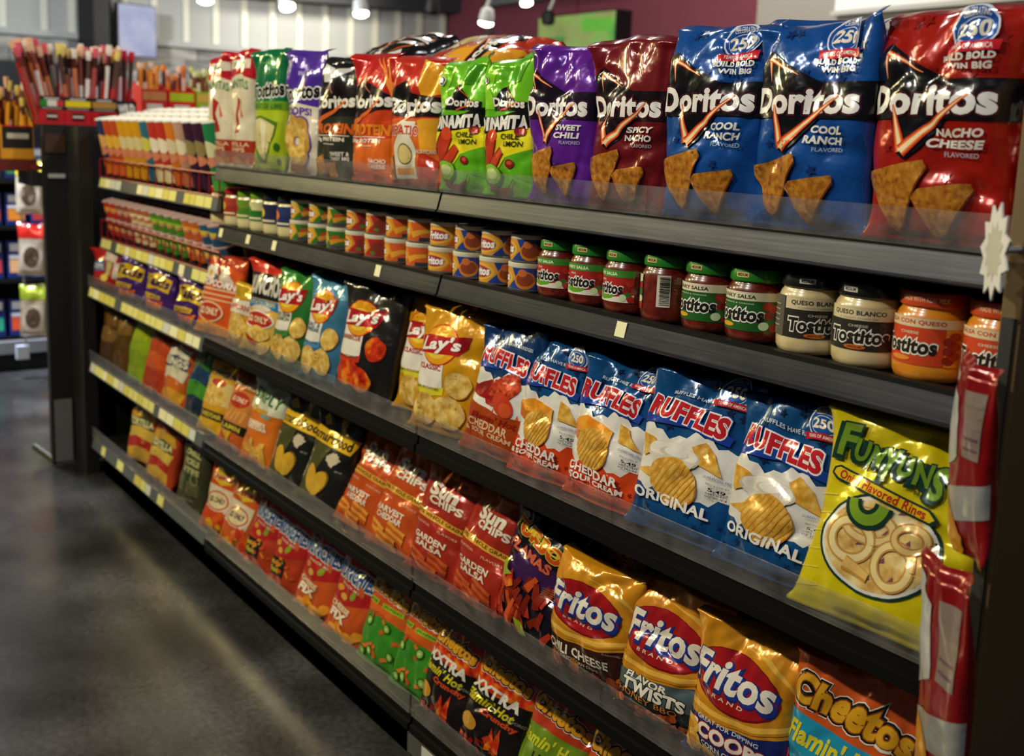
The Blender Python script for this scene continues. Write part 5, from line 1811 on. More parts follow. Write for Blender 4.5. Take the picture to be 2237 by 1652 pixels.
# design, shelf, x, y, width, height, thickness, lean, yaw, far, label
BAGS = [
    ('santitas', 1, -1.262, 0.052, 0.15, 0.318, 0.07, 2, 4, 0, 'white and red tortilla chip bag at the far left end of the top shelf'),
    ('santitas', 1, -1.092, 0.050, 0.15, 0.320, 0.07, 2, -4, 0, 'white and red tortilla chip bag beside the green lime bag on the top shelf'),
    ('tostlime', 1, -0.905, 0.050, 0.155, 0.315, 0.07, 2, 3, 0, 'green lime-flavor tortilla chip bag with a large pale chip, top shelf'),
    ('tostscoops', 1, -0.700, 0.055, 0.185, 0.310, 0.08, 2, -3, 0, 'purple and cream tortilla scoops bag on the top shelf'),
    ('dorprotblk', 1, -0.515, 0.048, 0.165, 0.287, 0.06, 2, 3, 0, 'black protein chip bag with orange lettering on the top shelf'),
    ('dorprotred', 1, -0.336, 0.050, 0.175, 0.287, 0.07, 2, -3, 0, 'red and orange protein chip bag on the top shelf'),
    ('dortap', 1, -0.150, 0.050, 0.175, 0.275, 0.07, 2, 4, 0, 'red and yellow chip bag with a cream bottle picture, top shelf'),
    ('dinamita', 1, 0.035, 0.050, 0.150, 0.264, 0.065, 0, 2, 0, 'lime green rolled chip bag, the left one of the two on the top shelf'),
    ('dinamita', 1, 0.190, 0.050, 0.155, 0.262, 0.065, 0, -3, 0, 'lime green rolled chip bag, the right one next to the purple bag'),
    ('dorpurple', 1, 0.345, 0.056, 0.165, 0.275, 0.075, 0, 3, 0, 'purple triangle chip bag on the top shelf'),
    ('dormaroon', 1, 0.517, 0.060, 0.185, 0.274, 0.08, 0, -2, 0, 'maroon spicy triangle chip bag on the top shelf'),
    ('dorblue', 1, 0.703, 0.060, 0.188, 0.290, 0.085, 0, 3, 0, 'blue triangle chip bag next to the maroon bag, top shelf'),
    ('dorblue', 1, 0.884, 0.060, 0.196, 0.286, 0.085, 0, -3, 0, 'blue triangle chip bag next to the bright red bag, showing its whole round badge'),
    ('dorred', 1, 1.078, 0.060, 0.190, 0.286, 0.085, 0, 0, 0, 'bright red cheese triangle chip bag on the top shelf'),
    ('dorred', 1, 1.195, 0.095, 0.120, 0.275, 0.05, 0, -62, 0, 'red chip bag turned sideways at the right edge of the top shelf'),
    ('dorblue', 1, 0.985, 0.155, 0.185, 0.282, 0.08, 0, 0, 0, 'dark blue chip bag standing in the second row between the blue and red bags'),
    ('dorblue', 1, 0.800, 0.160, 0.185, 0.296, 0.08, 0, 0, 0, 'blue chip bag in the second row peeking over the two front blue bags'),
    ('dorblue', 1, 0.610, 0.160, 0.180, 0.286, 0.08, 0, 0, 0, 'blue chip bag in the second row behind the maroon bag'),
    ('dormaroon', 1, 0.42, 0.150, 0.175, 0.270, 0.08, 0, 0, 0, 'maroon chip bag in the second row behind the purple bag'),
    ('dorprotblk', 1, -0.44, 0.135, 0.165, 0.270, 0.07, 0, 0, 0, 'black chip bag in the second row behind the red protein bag'),
    ('dortap', 1, -0.06, 0.135, 0.165, 0.262, 0.07, 0, 0, 0, 'red chip bag in the second row behind the lime green bags'),
    # third shelf
    ('popcorn', 3, -1.225, 0.016, 0.190, 0.245, 0.07, 13, 4, 0, 'orange popcorn bag with a white flower at the left end of the third shelf'),
    ('puffsmall', 3, -1.050, 0.010, 0.120, 0.175, 0.055, 13, 0, 0, 'small yellow corn puff bag tucked beside the orange popcorn bag'),
    ('munchos', 3, -0.905, 0.016, 0.180, 0.258, 0.07, 13, 0, 0, 'potato crisp bag with red top, blue ribbon and two-dollar oval'),
    ('layg', 3, -0.715, 0.016, 0.175, 0.260, 0.07, 13, 3, 0, 'green potato chip bag with red banner on the third shelf'),
    ('layb', 3, -0.535, 0.016, 0.175, 0.262, 0.07, 13, 0, 0, 'blue potato chip bag with red banner on the third shelf'),
    ('layk', 3, -0.330, 0.024, 0.200, 0.264, 0.085, 13, 3, 0, 'black barbecue potato chip bag with orange chips on the third shelf'),
    ('lay', 3, 0.025, 0.024, 0.205, 0.260, 0.085, 13, -2, 0, 'yellow classic potato chip bag in the front row of the third shelf'),
    ('lay', 3, -0.135, 0.075, 0.190, 0.262, 0.08, 13, 0, 0, 'yellow potato chip bag behind, between the black bag and the front yellow bag'),
    ('rufhot', 3, 0.215, 0.024, 0.190, 0.258, 0.085, 13, 0, 0, 'dark blue ridged chip bag with red peppers and orange lower half'),
    ('rufched', 3, 0.368, 0.019, 0.165, 0.252, 0.08, 13, 3, 0, 'orange-bottomed cheddar ridged chip bag, the left one of the two'),
    ('rufched', 3, 0.532, 0.022, 0.186, 0.250, 0.085, 13, -2, 0, 'orange-bottomed cheddar ridged chip bag, the right one with its badge showing'),
    ('ruforig', 3, 0.712, 0.028, 0.205, 0.262, 0.09, 13, 2, 0, 'blue original ridged chip bag with a dip bowl, beside the cheddar bag'),
    ('ruforig', 3, 0.895, 0.028, 0.190, 0.256, 0.09, 13, 0, 0, 'blue original ridged chip bag with a dip bowl, beside the yellow onion ring bag'),
    ('funyuns', 3, 1.085, 0.006, 0.235, 0.276, 0.085, 15, 2, 0, 'yellow onion ring snack bag at the right end of the third shelf'),
    # fourth shelf
    ('chester', 4, -1.270, 0.014, 0.165, 0.232, 0.07, 20, 4, 0, 'yellow corn puff bag at the left end of the fourth shelf'),
    ('chesterhot', 4, -1.105, 0.014, 0.160, 0.235, 0.07, 20, 0, 0, 'orange and black hot fries bag on the fourth shelf'),
    ('simply', 4, -0.915, 0.014, 0.180, 0.238, 0.07, 15, 0, 0, 'white-topped orange cheese puff bag on the fourth shelf'),
    ('smart', 4, -0.725, 0.017, 0.185, 0.236, 0.075, 21, 3, 0, 'black popcorn bag with yellow band, the left one of the two'),
    ('smart', 4, -0.535, 0.017, 0.190, 0.236, 0.075, 21, 0, 0, 'black popcorn bag with yellow band, the right one beside the orange bag'),
    ('sunch', 4, -0.345, 0.017, 0.175, 0.242, 0.08, 27, 0, 0, 'orange wholegrain chip bag, the left one next to the black popcorn bag'),
    ('sunch', 4, -0.180, 0.017, 0.180, 0.242, 0.08, 27, 2, 0, 'orange wholegrain chip bag, the right one next to the red bags'),
    ('sungs', 4, 0.005, 0.017, 0.185, 0.234, 0.08, 18, 0, 0, 'red garden salsa wholegrain chip bag, the left one of the two'),
    ('sungs', 4, 0.175, 0.017, 0.180, 0.236, 0.08, 18, -2, 0, 'red garden salsa wholegrain chip bag, the right one beside the purple-black bag'),
    ('turbos', 4, 0.345, 0.017, 0.190, 0.240, 0.08, 15, 0, 0, 'purple-black spicy corn twist bag with fiery sticks on the fourth shelf'),
    ('turbos', 4, 0.42, 0.115, 0.180, 0.242, 0.08, 15, 0, 0, 'purple-black snack bag in the back row behind the brown and orange bag'),
    ('fritochili', 4, 0.526, 0.018, 0.195, 0.214, 0.085, 6, 3, 0, 'orange corn chip bag with a brown chili cheese bottom'),
    ('fritotwist', 4, 0.702, 0.020, 0.190, 0.226, 0.085, 15, 5, 0, 'orange corn twist bag with a grey-green honey barbecue bottom'),
    ('fritotwist', 4, 0.64, 0.120, 0.180, 0.226, 0.08, 15, 0, 0, 'orange corn chip bag standing in the back row behind the twist bag'),
    ('fritoscoop', 4, 0.862, 0.022, 0.190, 0.226, 0.085, 9, 0, 0, 'orange corn chip scoops bag with a navy bottom'),
    ('cheepuff', 4, 1.050, 0.026, 0.205, 0.240, 0.09, 10, 0, 0, 'blue-banded hot cheese puff bag at the right end of the fourth shelf'),
    # bottom shelf
    ('two', 5, -1.245, 0.014, 0.155, 0.215, 0.07, 20, 6, 0, 'red and yellow two-dollar snack bag, leftmost in the middle section of the bottom shelf'),
    ('two2', 5, -1.085, 0.014, 0.165, 0.212, 0.07, 20, 0, 0, 'red and yellow two-dollar snack bag with a white oval, beside the red snack mix bags'),
    ('andycrunch', 5, -0.910, 0.014, 0.165, 0.218, 0.07, 20, 2, 0, 'red hot snack mix bag with blue lettering, left of the pair with black boxes'),
    ('andycrunch', 5, -0.745, 0.014, 0.165, 0.218, 0.07, 20, 0, 0, 'red hot snack mix bag with blue lettering, right of the pair with black boxes'),
    ('andyfix', 5, -0.570, 0.018, 0.180, 0.222, 0.075, 20, 2, 0, 'orange cheese snack mix bag with blue lettering, the left one'),
    ('andyfix', 5, -0.390, 0.018, 0.180, 0.222, 0.075, 20, 0, 0, 'orange cheese snack mix bag with blue lettering, the right one'),
    ('cheejal', 5, -0.225, 0.018, 0.170, 0.226, 0.075, 20, 0, 0, 'orange and green jalapeno cheese stick bag, the left one'),
    ('cheejal', 5, -0.075, 0.022, 0.155, 0.224, 0.075, 20, 0, 0, 'orange and green jalapeno cheese stick bag, the right one partly covered'),
    ('cheexx', 5, 0.070, 0.010, 0.165, 0.222, 0.08, 20, -4, 0, 'red and black extra hot cheese stick bag, the left one'),
    ('cheexx', 5, 0.235, 0.018, 0.180, 0.226, 0.08, 20, 0, 0, 'red and black extra hot cheese stick bag, the right one'),
    ('cheelime', 5, 0.415, 0.018, 0.175, 0.224, 0.08, 20, 0, 0, 'lime green hot cheese stick bag at the bottom edge of the picture'),
    ('cheehot', 5, 0.580, 0.018, 0.165, 0.224, 0.08, 20, 0, 0, 'orange hot cheese stick bag at the bottom edge, beside the lime green one'),
    ('cheexx', 5, 0.76, 0.018, 0.17, 0.224, 0.08, 20, 0, 0, 'red and black cheese stick bag below the picture, beside the orange one'),
    # far section
    ('cracker', 3, -2.330, 0.018, 0.210, 0.150, 0.08, 8, 8, 1, 'red, white and blue snack bag at the far left end of the third shelf'),
    ('takis', 3, -2.040, 0.015, 0.190, 0.150, 0.07, 10, 10, 1, 'purple and yellow rolled tortilla chip bag beside the red, white and blue bag'),
    ('takis', 3, -1.740, 0.015, 0.200, 0.150, 0.07, 12, 4, 1, 'purple and yellow rolled tortilla chip bag in the middle of the far third shelf'),
    ('takis', 3, -1.440, 0.015, 0.180, 0.150, 0.07, 12, 10, 1, 'purple and yellow rolled tortilla chip bag beside the orange popcorn bag'),
    ('brown', 4, -2.330, 0.018, 0.165, 0.225, 0.08, 10, 0, 1, 'brown snack bag at the far left end of the fourth shelf'),
    ('brown2', 4, -2.160, 0.018, 0.150, 0.215, 0.08, 10, 0, 1, 'light brown snack bag beside the lime green bag'),
    ('limebag', 4, -1.990, 0.015, 0.165, 0.225, 0.07, 12, 0, 1, 'plain lime green snack bag on the far fourth shelf'),
    ('orangebag', 4, -1.800, 0.016, 0.185, 0.220, 0.08, 14, 0, 1, 'plain orange snack bag on the far fourth shelf'),
    ('whiteorange', 4, -1.600, 0.016, 0.185, 0.220, 0.08, 14, 0, 1, 'orange and white snack bag with a navy stripe on the far fourth shelf'),
    ('greenbag', 4, -1.425, 0.026, 0.170, 0.225, 0.08, 16, 0, 1, 'dark green and navy snack bag beside the yellow corn puff bag'),
    ('netbag', 5, -2.020, 0.035, 0.180, 0.220, 0.08, 12, 10, 1, 'yellow, green and red tortilla bag, the farther one on the bottom shelf'),
    ('netbag', 5, -1.760, 0.018, 0.210, 0.200, 0.08, 14, 0, 1, 'yellow, green and red tortilla bag, the nearer one on the bottom shelf'),
    ('dill', 5, -1.465, 0.020, 0.190, 0.235, 0.08, 12, 0, 1, 'dark olive pickle-flavor snack bag on the bottom shelf'),
]
YAW = {'lay': 14, 'layg': 8, 'layb': 8, 'layk': 8, 'munchos': 8, 'popcorn': 8, 'funyuns': 2, 'dorblue': 3, 'dorred': 2, 'cheexx': 8, 'two': 8, 'two2': 8}
for i, (des, k, x, y, w, h, T, ln, yaw, far, lab) in enumerate(BAGS):
    dz, base = DS[des]
    z = (SZ0 if far else SZ)[k]
    pop = des in ('popcorn', 'smart')
    nearq = x > -0.5
    hero = x > 0.2 and y < 0.1
    yaw += YAW.get(des, 4)
    make_bag('popcorn_bag' if pop else 'chip_bag', dz, base, w / 0.93, h, T, 100 + i, (x, y, z), ln, yaw, lab, 'chip bag' if not pop else 'popcorn bag', G[k],
             nu=48 if hero else (36 if nearq else 24), nv=64 if hero else (48 if nearq else 32), crumple=1.9 if k == 1 else 1.5, topbend=0.012 if k == 1 else 0.008, fold=0.012)

# bags lying flat on the second row of the top shelf
lay_d = doritos('161412', ['SWEET', 'BBQ'], shard='2a2a2a', outl='b8501c')
for i in range(4):
    lay_d.L(AR, 'c85a1e', [(0.1 + i * 0.2, 0.95), (0.3 + i * 0.2, 0.7), (0.25 + i * 0.2, 0.4)], 0.03, 0.01)
    lay_d.P(AR, 'd8d6d0', [(0.05 + i * 0.25, 0.9), (0.18 + i * 0.25, 0.95), (0.2 + i * 0.25, 0.75)])


def lying(design, base, w, h, T, seed, loc, yaw, tilt, label):
    ob = make_bag('chip_bag', design, base, w, h, T, seed, (0, 0, 0), 0, 0, label, 'chip bag', G[1], nu=36, nv=48, crumple=1.1)
    ob.matrix_world = Matrix.Translation(loc) @ Matrix.Rotation(RAD(24), 4, 'X') @ Matrix.Rotation(RAD(yaw), 4, 'Z') @ Matrix.Rotation(RAD(-90 + tilt), 4, 'X')
    return ob


lying(lay_d, '1a1a18', 0.20, 0.29, 0.07, 501, (-0.74, 0.22, 0.315), -82, 4, 'black and orange chip bag lying flat on top of the second row')
lying(DS['dortap'][0], 'c0381a', 0.20, 0.29, 0.08, 502, (-0.30, 0.20, 0.312), -82, -4, 'red and orange chip bag lying flat behind the lime green bags')

# ------------------------------------------------------------------ jars and cans
jar_wedge = 0


def label_surface(rf, z0, z1, a0, a1, nu=40, nv=6):
    """patch of a lathe body facing -y; rf(z) gives the radius"""
    P = np.zeros((nv + 1, nu + 1, 3))
    N = np.zeros_like(P)
    for j in range(nv + 1):
        z = z0 + (z1 - z0) * j / nv
        r = rf(z)
        for i in range(nu + 1):
            a = RAD(a0 + (a1 - a0) * i / nu)
            P[j, i] = (r * math.sin(a), -r * math.cos(a), z)
            N[j, i] = (math.sin(a), -math.cos(a), 0)
    return P, N


def paper(col):
    key = 'paper_' + col
    if key not in MATS:
        if col in CHIPS:
            return film(col)
        plain(col, 0.38, 0, key, 0, 0.1, 0.3)
    return MATS[key]


def sauce(name, cols, scale):
    m, nt, bs = new_mat(name)
    noise_col(nt, bs, cols, scale, 6.0)
    bs.inputs['Roughness'].default_value = 0.28
    bs.inputs['Coat Weight'].default_value = 1.0
    bs.inputs['Coat Roughness'].default_value = 0.03
    bump(nt, bs, 30, 0.08, 0.004)
    return m


SALSA = sauce('salsa_sauce', ['3e0e06', '661a0a', '7a2410'], 70)
QUESO = sauce('queso_sauce', ['c9b27c', 'd8c48e', 'dcc898'], 40)
CHEDQ = sauce('orange_queso_sauce', ['d07a12', 'dc8a1c', 'e0942a'], 40)
DIPW = sauce('pale_dip_sauce', ['c2b478', 'd0c48c', 'd8cc98'], 30)


def jar_proto(name, body_m, lid_m, R, H, design, a0, a1, z0, z1, lidtxt=None):
    hb = H - 0.017
    prof = [(R * 0.80, 0.0), (R * 0.93, 0.003), (R * 0.99, 0.010), (R, 0.018), (R * 0.99, hb * 0.5), (R * 0.99, hb * 0.76), (R * 0.975, hb * 0.84), (R * 0.92, hb * 0.91), (R * 0.86, hb * 0.95), (R * 0.86, hb)]
    t = bpy.data.objects.new(name, None)
    COL.objects.link(t)
    t['_o'] = [0, 0, 0]
    t.empty_display_size = 0.03
    MB().lathe(prof, 40).build('jar_body', body_m, t, 'full', o=(0, 0, 0))
    MB().lathe([(R * 0.89, hb - 0.002), (R * 0.93, hb), (R * 0.93, H - 0.002), (R * 0.90, H), (R * 0.3, H + 0.0005)], 40).build('lid', lid_m, t, True, o=(0, 0, 0))
    P, N = label_surface(lambda z: R + 0.0002, z0, z1, a0, a1)
    me_parent = bpy.data.objects.new('label', None)
    # the paper label itself
    b = MB()
    nv_, nu_ = P.shape[0] - 1, P.shape[1] - 1
    vs = [tuple(P[j, i] + N[j, i] * 0.0004) for j in range(nv_ + 1) for i in range(nu_ + 1)]
    fs = [(j * (nu_ + 1) + i, j * (nu_ + 1) + i + 1, (j + 1) * (nu_ + 1) + i + 1, (j + 1) * (nu_ + 1) + i) for j in range(nv_) for i in range(nu_)]
    b.add(vs, fs)
    bpy.data.objects.remove(me_parent)
    lb = b.build('label', paper(design.base), t, 'full', o=(0, 0, 0))
    print_on(design, P, N, lb, 0.0007, 0.00006, mfun=paper)
    if lidtxt:
        P2, N2 = label_surface(lambda z: R * 0.93, hb + 0.003, H - 0.003, -80, 80, 40, 2)
        print_on(lidtxt, P2, N2, t, 0.0003, 0.00005, mfun=paper)
    return t


def jdz(base, asp):
    d = Dz(asp)
    d.inset = False
    d.base = base
    return d


def salsa_label(base, band, bandtxt):
    d = jdz(base, 2.0)
    d.R('print', band, 0, 0.78, 1, 1.0)
    d.T('print', bandtxt, 'CHUNKY SALSA', 0.42, 0.88, 0.6, 0.10, 0.035)
    if base == '1f5a1c':
        d.T('print', 'b8c8a0', 'JALAPENOS & ONIONS', 0.45, 0.70, 0.5, 0.05, 0.02)
        d.E('print', 'd8a01c', 0.35, 0.13, 0.11, 0.06)
    else:
        d.T('print', 'd8d0b8', 'MILD', 0.42, 0.68, 0.12, 0.06, 0.03)
        d.P('print', 'dcd6c4', [(0, 0), (1, 0), (1, 0.24), (0.5, 0.12), (0, 0.2)])
        d.L('print', '5a9a1c', [(0.3, 0.2), (0.45, 0.12), (0.62, 0.16), (0.7, 0.3)], 0.10, 0.03)
        d.E('print', '7ab02a', 0.28, 0.2, 0.07, 0.09)
    d.T('print', '14140f', 'Tostitos', 0.46, 0.42, 0.72, 0.36, 0.045, 0.1, 0, out=[(0.07, 'efeade')])
    for i, (x, y, c) in enumerate(((0.86, 0.66, 'a82018'), (0.93, 0.6, 'b83020'), (0.88, 0.42, '8a1a10'), (0.9, 0.22, '2f6a24'), (0.82, 0.15, 'c8d8a0'), (0.95, 0.1, 'a82018'))):
        d.E('print', c, x, y, 0.06, 0.11)
    return d


def queso_label():
    d = jdz('26241c', 2.0)
    d.R('print', '5c564a', 0, 0, 0.26, 1)
    d.R('print', 'd4c49a', 0.28, 0.70, 1, 1.0)
    d.T('print', '2a2218', 'QUESO BLANCO', 0.63, 0.86, 0.56, 0.13, 0.035)
    d.T('print', '8a7a5a', 'A CREAMY CHEESE DIP', 0.63, 0.745, 0.4, 0.04, 0.0)
    d.T('print', 'b8b09a', 'CHEESE', 0.64, 0.57, 0.2, 0.06, 0.02)
    d.T('print', '1c1a14', 'Tostitos', 0.64, 0.33, 0.62, 0.34, 0.045, 0.08, 0, out=[(0.07, 'efe9d8')])
    d.E('print', 'c8641c', 0.62, 0.08, 0.11, 0.055)
    d.T('print', '5a2a10', 'MEDIUM', 0.62, 0.08, 0.14, 0.05, 0.03)
    for i in range(5):
        d.R('print', 'a89a80', 0.04, 0.75 - i * 0.13, 0.2, 0.78 - i * 0.13)
    return d


def chq_label():
    d = jdz('c8421c', 2.0)
    d.R('print', 'd8c49a', 0, 0.80, 1, 1.0)
    d.T('print', 'b8341c', 'SALSA CON QUESO', 0.44, 0.90, 0.72, 0.11, 0.035)
    d.T('print', 'e8c8a0', 'CHEESE', 0.45, 0.68, 0.2, 0.06, 0.02)
    d.T('print', '1c1a14', 'Tostitos', 0.40, 0.40, 0.66, 0.34, 0.045, 0.08, 0, out=[(0.07, 'efe9d8')])
    d.E('print', 'e08a2a', 0.36, 0.12, 0.12, 0.055)
    d.R('print', 'd88a1c', 0.80, 0, 1, 0.8)
    for i in range(6):
        d.E('print', ('8a1c10', 'a82a14')[i % 2], 0.84 + 0.05 * (i % 2), 0.14 + i * 0.1, 0.06, 0.10)
    return d


def barcode_label():
    d = jdz('1f5a1c', 2.0)
    return d


GREEN_LID = plain('1f7a1c', 0.3, 0.1, 'green_lid', coat=0.5)
BLACK_LID = plain('121210', 0.25, 0.1, 'black_lid', coat=0.5)
ORANGE_LID = plain('c8461a', 0.3, 0.1, 'orange_lid', coat=0.5)
RED_LID = plain('a8201a', 0.35, 0, 'red_lid')
LIME_LID = plain('6a9a1c', 0.35, 0, 'lime_lid')
NAVY_LID = plain('1c2028', 0.35, 0, 'navy_lid')


def lid_print(kind):
    d = jdz('x', 0.1)
    if kind == 'orange':
        d.T('lid_lettering', 'f0b088', 'MADE WITH REAL MILK', 0.6, 0.5, 0.5, 0.55, 0.03)
    else:
        d.R('lid_lettering', 'd0b87a' if kind == 'green' else 'd0ccc0', 0.42, 0.2, 0.60, 0.85)
        d.T('lid_lettering', '3a1c10', 'MEDIUM', 0.51, 0.52, 0.14, 0.4, 0.04)
    return d


z2 = SZ[2]
salsa_red = jar_proto('salsa_jar', SALSA, GREEN_LID, 0.043, 0.104, salsa_label('a8241c', '3f8a2a', 'dce4c4'), -75, 62, 0.020, 0.072, lid_print('green'))
salsa_grn = jar_proto('salsa_jar', SALSA, GREEN_LID, 0.0445, 0.106, salsa_label('1f5a1c', 'd8cfae', '1c2a14'), -80, 78, 0.018, 0.074, lid_print('green'))
queso_j = jar_proto('queso_jar', QUESO, BLACK_LID, 0.047, 0.110, queso_label(), -78, 80, 0.024, 0.080, lid_print('black'))
chq_j = jar_proto('queso_jar', CHEDQ, ORANGE_LID, 0.047, 0.111, chq_label(), -70, 84, 0.022, 0.080, lid_print('orange'))


def place(proto, used, loc, rz, label, cat, group, dy=0.0):
    o = proto if not used.get(id(proto)) else copy_tree(proto)
    used[id(proto)] = True
    o.location = (loc[0] + dy * (loc[0] - 1.9) / 1.22, loc[1] + dy, loc[2])
    o.rotation_euler = (0, 0, RAD(rz))
    tag(o, label, cat, group)
    return o


USED = {}
GJ = 'dip jars on the second shelf'
place(salsa_red, USED, (0.337, 0.058, z2), 8, 'red salsa jar with green lid and red label, touching the blue dip cans', 'jar', GJ, 0.015)
place(salsa_red, USED, (0.427, 0.058, z2), 14, 'red salsa jar with red label, the middle one of three', 'jar', GJ, 0.015)
place(salsa_red, USED, (0.518, 0.058, z2), -2, 'red salsa jar with red label, beside the jar showing a barcode', 'jar', GJ, 0.015)
bc = jdz('1f5a1c', 2.0)
bc.R('print', 'd8cfae', 0, 0.8, 1, 1)
for i in range(5):
    bc.E('print', ('a82018', 'c8d0b0', '2f6a24')[i % 3], 0.55, 0.12 + i * 0.19, 0.5, 0.12)
bar_j = jar_proto('salsa_jar', SALSA, GREEN_LID, 0.0445, 0.106, bc, -70, -18, 0.018, 0.074, lid_print('green'))
P, N = label_surface(lambda z: 0.0447, 0.026, 0.076, 22, 50, 24, 4)
bd = jdz('x', 1.0)
bd.R('barcode', 'cfc9b4', 0, 0, 1, 1)
rg = random.Random(6)
v = 0.06
while v < 0.94:
    t_ = rg.uniform(0.012, 0.03)
    bd.R('barcode', '1c1a16', 0.22, v, 0.94, min(v + t_, 0.95))
    v += t_ + rg.uniform(0.012, 0.03)
print_on(bd, P, N, bar_j, 0.0006, 0.00006, mfun=paper)
place(bar_j, USED, (0.612, 0.058, z2), 0, 'red salsa jar turned to show its white barcode', 'jar', GJ, 0.015)
place(salsa_grn, USED, (0.706, 0.058, z2), 4, 'chunky salsa jar with green label, left of the pair', 'jar', GJ, 0.015)
place(salsa_grn, USED, (0.797, 0.058, z2), 6, 'chunky salsa jar with green label, beside the white queso jars', 'jar', GJ, 0.015)
place(queso_j, USED, (0.895, 0.060, z2), 26, 'white queso jar with black lid turned to the right, beside the salsa', 'jar', GJ, 0.015)
place(queso_j, USED, (0.990, 0.060, z2), -4, 'white queso jar with black lid and full front label, beside the orange jars', 'jar', GJ, 0.015)
place(chq_j, USED, (1.085, 0.060, z2), -2, 'orange cheese salsa jar with orange lid, the left one', 'jar', GJ, 0.015)
place(chq_j, USED, (1.181, 0.060, z2), 8, 'orange cheese salsa jar with orange lid, next to the end post', 'jar', GJ, 0.015)


def tall_label(base, c2, c3):
    d = jdz(base, 1.5)
    d.R('print', c2, 0, 0.55, 1, 1)
    d.E('print', c3, 0.35, 0.55, 0.22, 0.26)
    d.R('print', 'd8d0a8', 0.1, 0.1, 0.9, 0.2)
    return d


tall = [
    (-1.273, RED_LID, tall_label('8a1c10', '9a2414', 'b84a2a'), 'pale dip jar with red lid and dark red label, at the left end'),
    (-1.166, RED_LID, tall_label('9a2a1c', 'a83a2a', 'd8b44a'), 'pale dip jar with red lid and red and yellow label'),
    (-1.070, LIME_LID, tall_label('4a7a1c', '6a8a2a', '8a3a1c'), 'pale dip jar with lime lid and light green label'),
    (-0.980, LIME_LID, tall_label('1f6a24', 'c8c48a', '2f7a2a'), 'pale dip jar with lime lid and dark green label'),
    (-0.890, NAVY_LID, tall_label('1c2448', '1c2448', 'd8b42a'), 'pale dip jar with dark lid and navy label, the left one'),
    (-0.797, NAVY_LID, tall_label('1c2a58', '24346a', 'd87a2a'), 'pale dip jar with dark lid and navy label, beside the cans'),
]
for x, lid, ds, lb in tall:
    j = jar_proto('dip_jar', DIPW, lid, 0.039, 0.108, ds, -70, 70, 0.030, 0.082)
    place(j, USED, (x, 0.055, z2), 0, lb, 'jar', GJ, 0.015)

# small dip cans stacked two high
TIN = plain('b0b0a4', 0.3, 0.9, 'tin')
CLID = plain('cfcab0', 0.4, 0, 'white_plastic_lid')


def can_label(c1, c2, kind):
    d = jdz(c1, 2.6)
    d.P('print', c2, [(0.42, 0), (1, 0), (1, 1), (0.52, 1), (0.6, 0.5)])
    d.E('print', 'd8a83a', 0.24, 0.5, 0.30, 0.42)
    d.E('print', 'b0281c', 0.24, 0.5, 0.24, 0.30)
    d.T('print', 'efe8d6', 'Fritos', 0.26, 0.52, 0.40, 0.42, 0.05, 0.2, 0.06, out=[(0.05, '23368c')])
    if kind == 'blue':
        d.E('print', 'c8781c', 0.74, 0.42, 0.16, 0.42)
        d.E('print', '8a3c1c', 0.74, 0.46, 0.13, 0.32)
        d.E('print', 'c86a2a', 0.70, 0.76, 0.07, 0.18)
    elif kind == 'green':
        d.L('print', 'c8861c', [(0.62, 0.3), (0.78, 0.45), (0.94, 0.5)], 0.12, 0.06)
        d.L('print', 'b83a1c', [(0.66, 0.6), (0.82, 0.7)], 0.08, 0.04)
        d.R('print', '3a3c4a', 0.6, 0.0, 1, 0.16)
    elif kind == 'red':
        d.E('print', '7a2a1a', 0.76, 0.45, 0.15, 0.36)
        d.E('print', '3f7a24', 0.66, 0.2, 0.05, 0.1)
    else:
        d.L('print', 'd89a2a', [(0.58, 0.3), (0.74, 0.5), (0.92, 0.56)], 0.13, 0.07)
        d.R('print', '2a2c3c', 0.72, 0.0, 1, 0.2)
    d.R('print', 'cfcab8', 0.955, 0.1, 1, 0.9)
    return d


CR, CHT = 0.0385, 0.052
kinds = {'green': can_label('c89a2a', '2f6a1c', 'green'), 'red': can_label('c8782a', 'a0241c', 'red'), 'orange': can_label('d08a1c', 'c8561c', 'orange'), 'blue': can_label('d0902a', '1c3a86', 'blue')}


def can_proto(kind):
    t = bpy.data.objects.new('dip_can', None)
    COL.objects.link(t)
    t['_o'] = [0, 0, 0]
    t.empty_display_size = 0.03
    MB().lathe([(CR * 0.95, 0), (CR * 1.0, 0.001), (CR * 1.0, 0.003), (CR * 0.975, 0.004), (CR * 0.975, CHT - 0.006)], 36).build('can_body', TIN, t, True, o=(0, 0, 0))
    MB().lathe([(CR * 1.0, CHT - 0.009), (CR * 1.01, CHT - 0.008), (CR * 1.01, CHT - 0.001), (CR * 0.97, CHT), (CR * 0.9, CHT - 0.001)], 36).build('lid', CLID, t, True, o=(0, 0, 0))
    P, N = label_surface(lambda z: CR * 0.98, 0.004, CHT - 0.009, -95, 95)
    b = MB()
    nv_, nu_ = P.shape[0] - 1, P.shape[1] - 1
    b.add([tuple(P[j, i] + N[j, i] * 0.0003) for j in range(nv_ + 1) for i in range(nu_ + 1)],
          [(j * (nu_ + 1) + i, j * (nu_ + 1) + i + 1, (j + 1) * (nu_ + 1) + i + 1, (j + 1) * (nu_ + 1) + i) for j in range(nv_) for i in range(nu_)])
    lb = b.build('label', paper(kinds[kind].base), t, 'full', o=(0, 0, 0))
    print_on(kinds[kind], P, N, lb, 0.0006, 0.00006, mfun=paper)
    return t


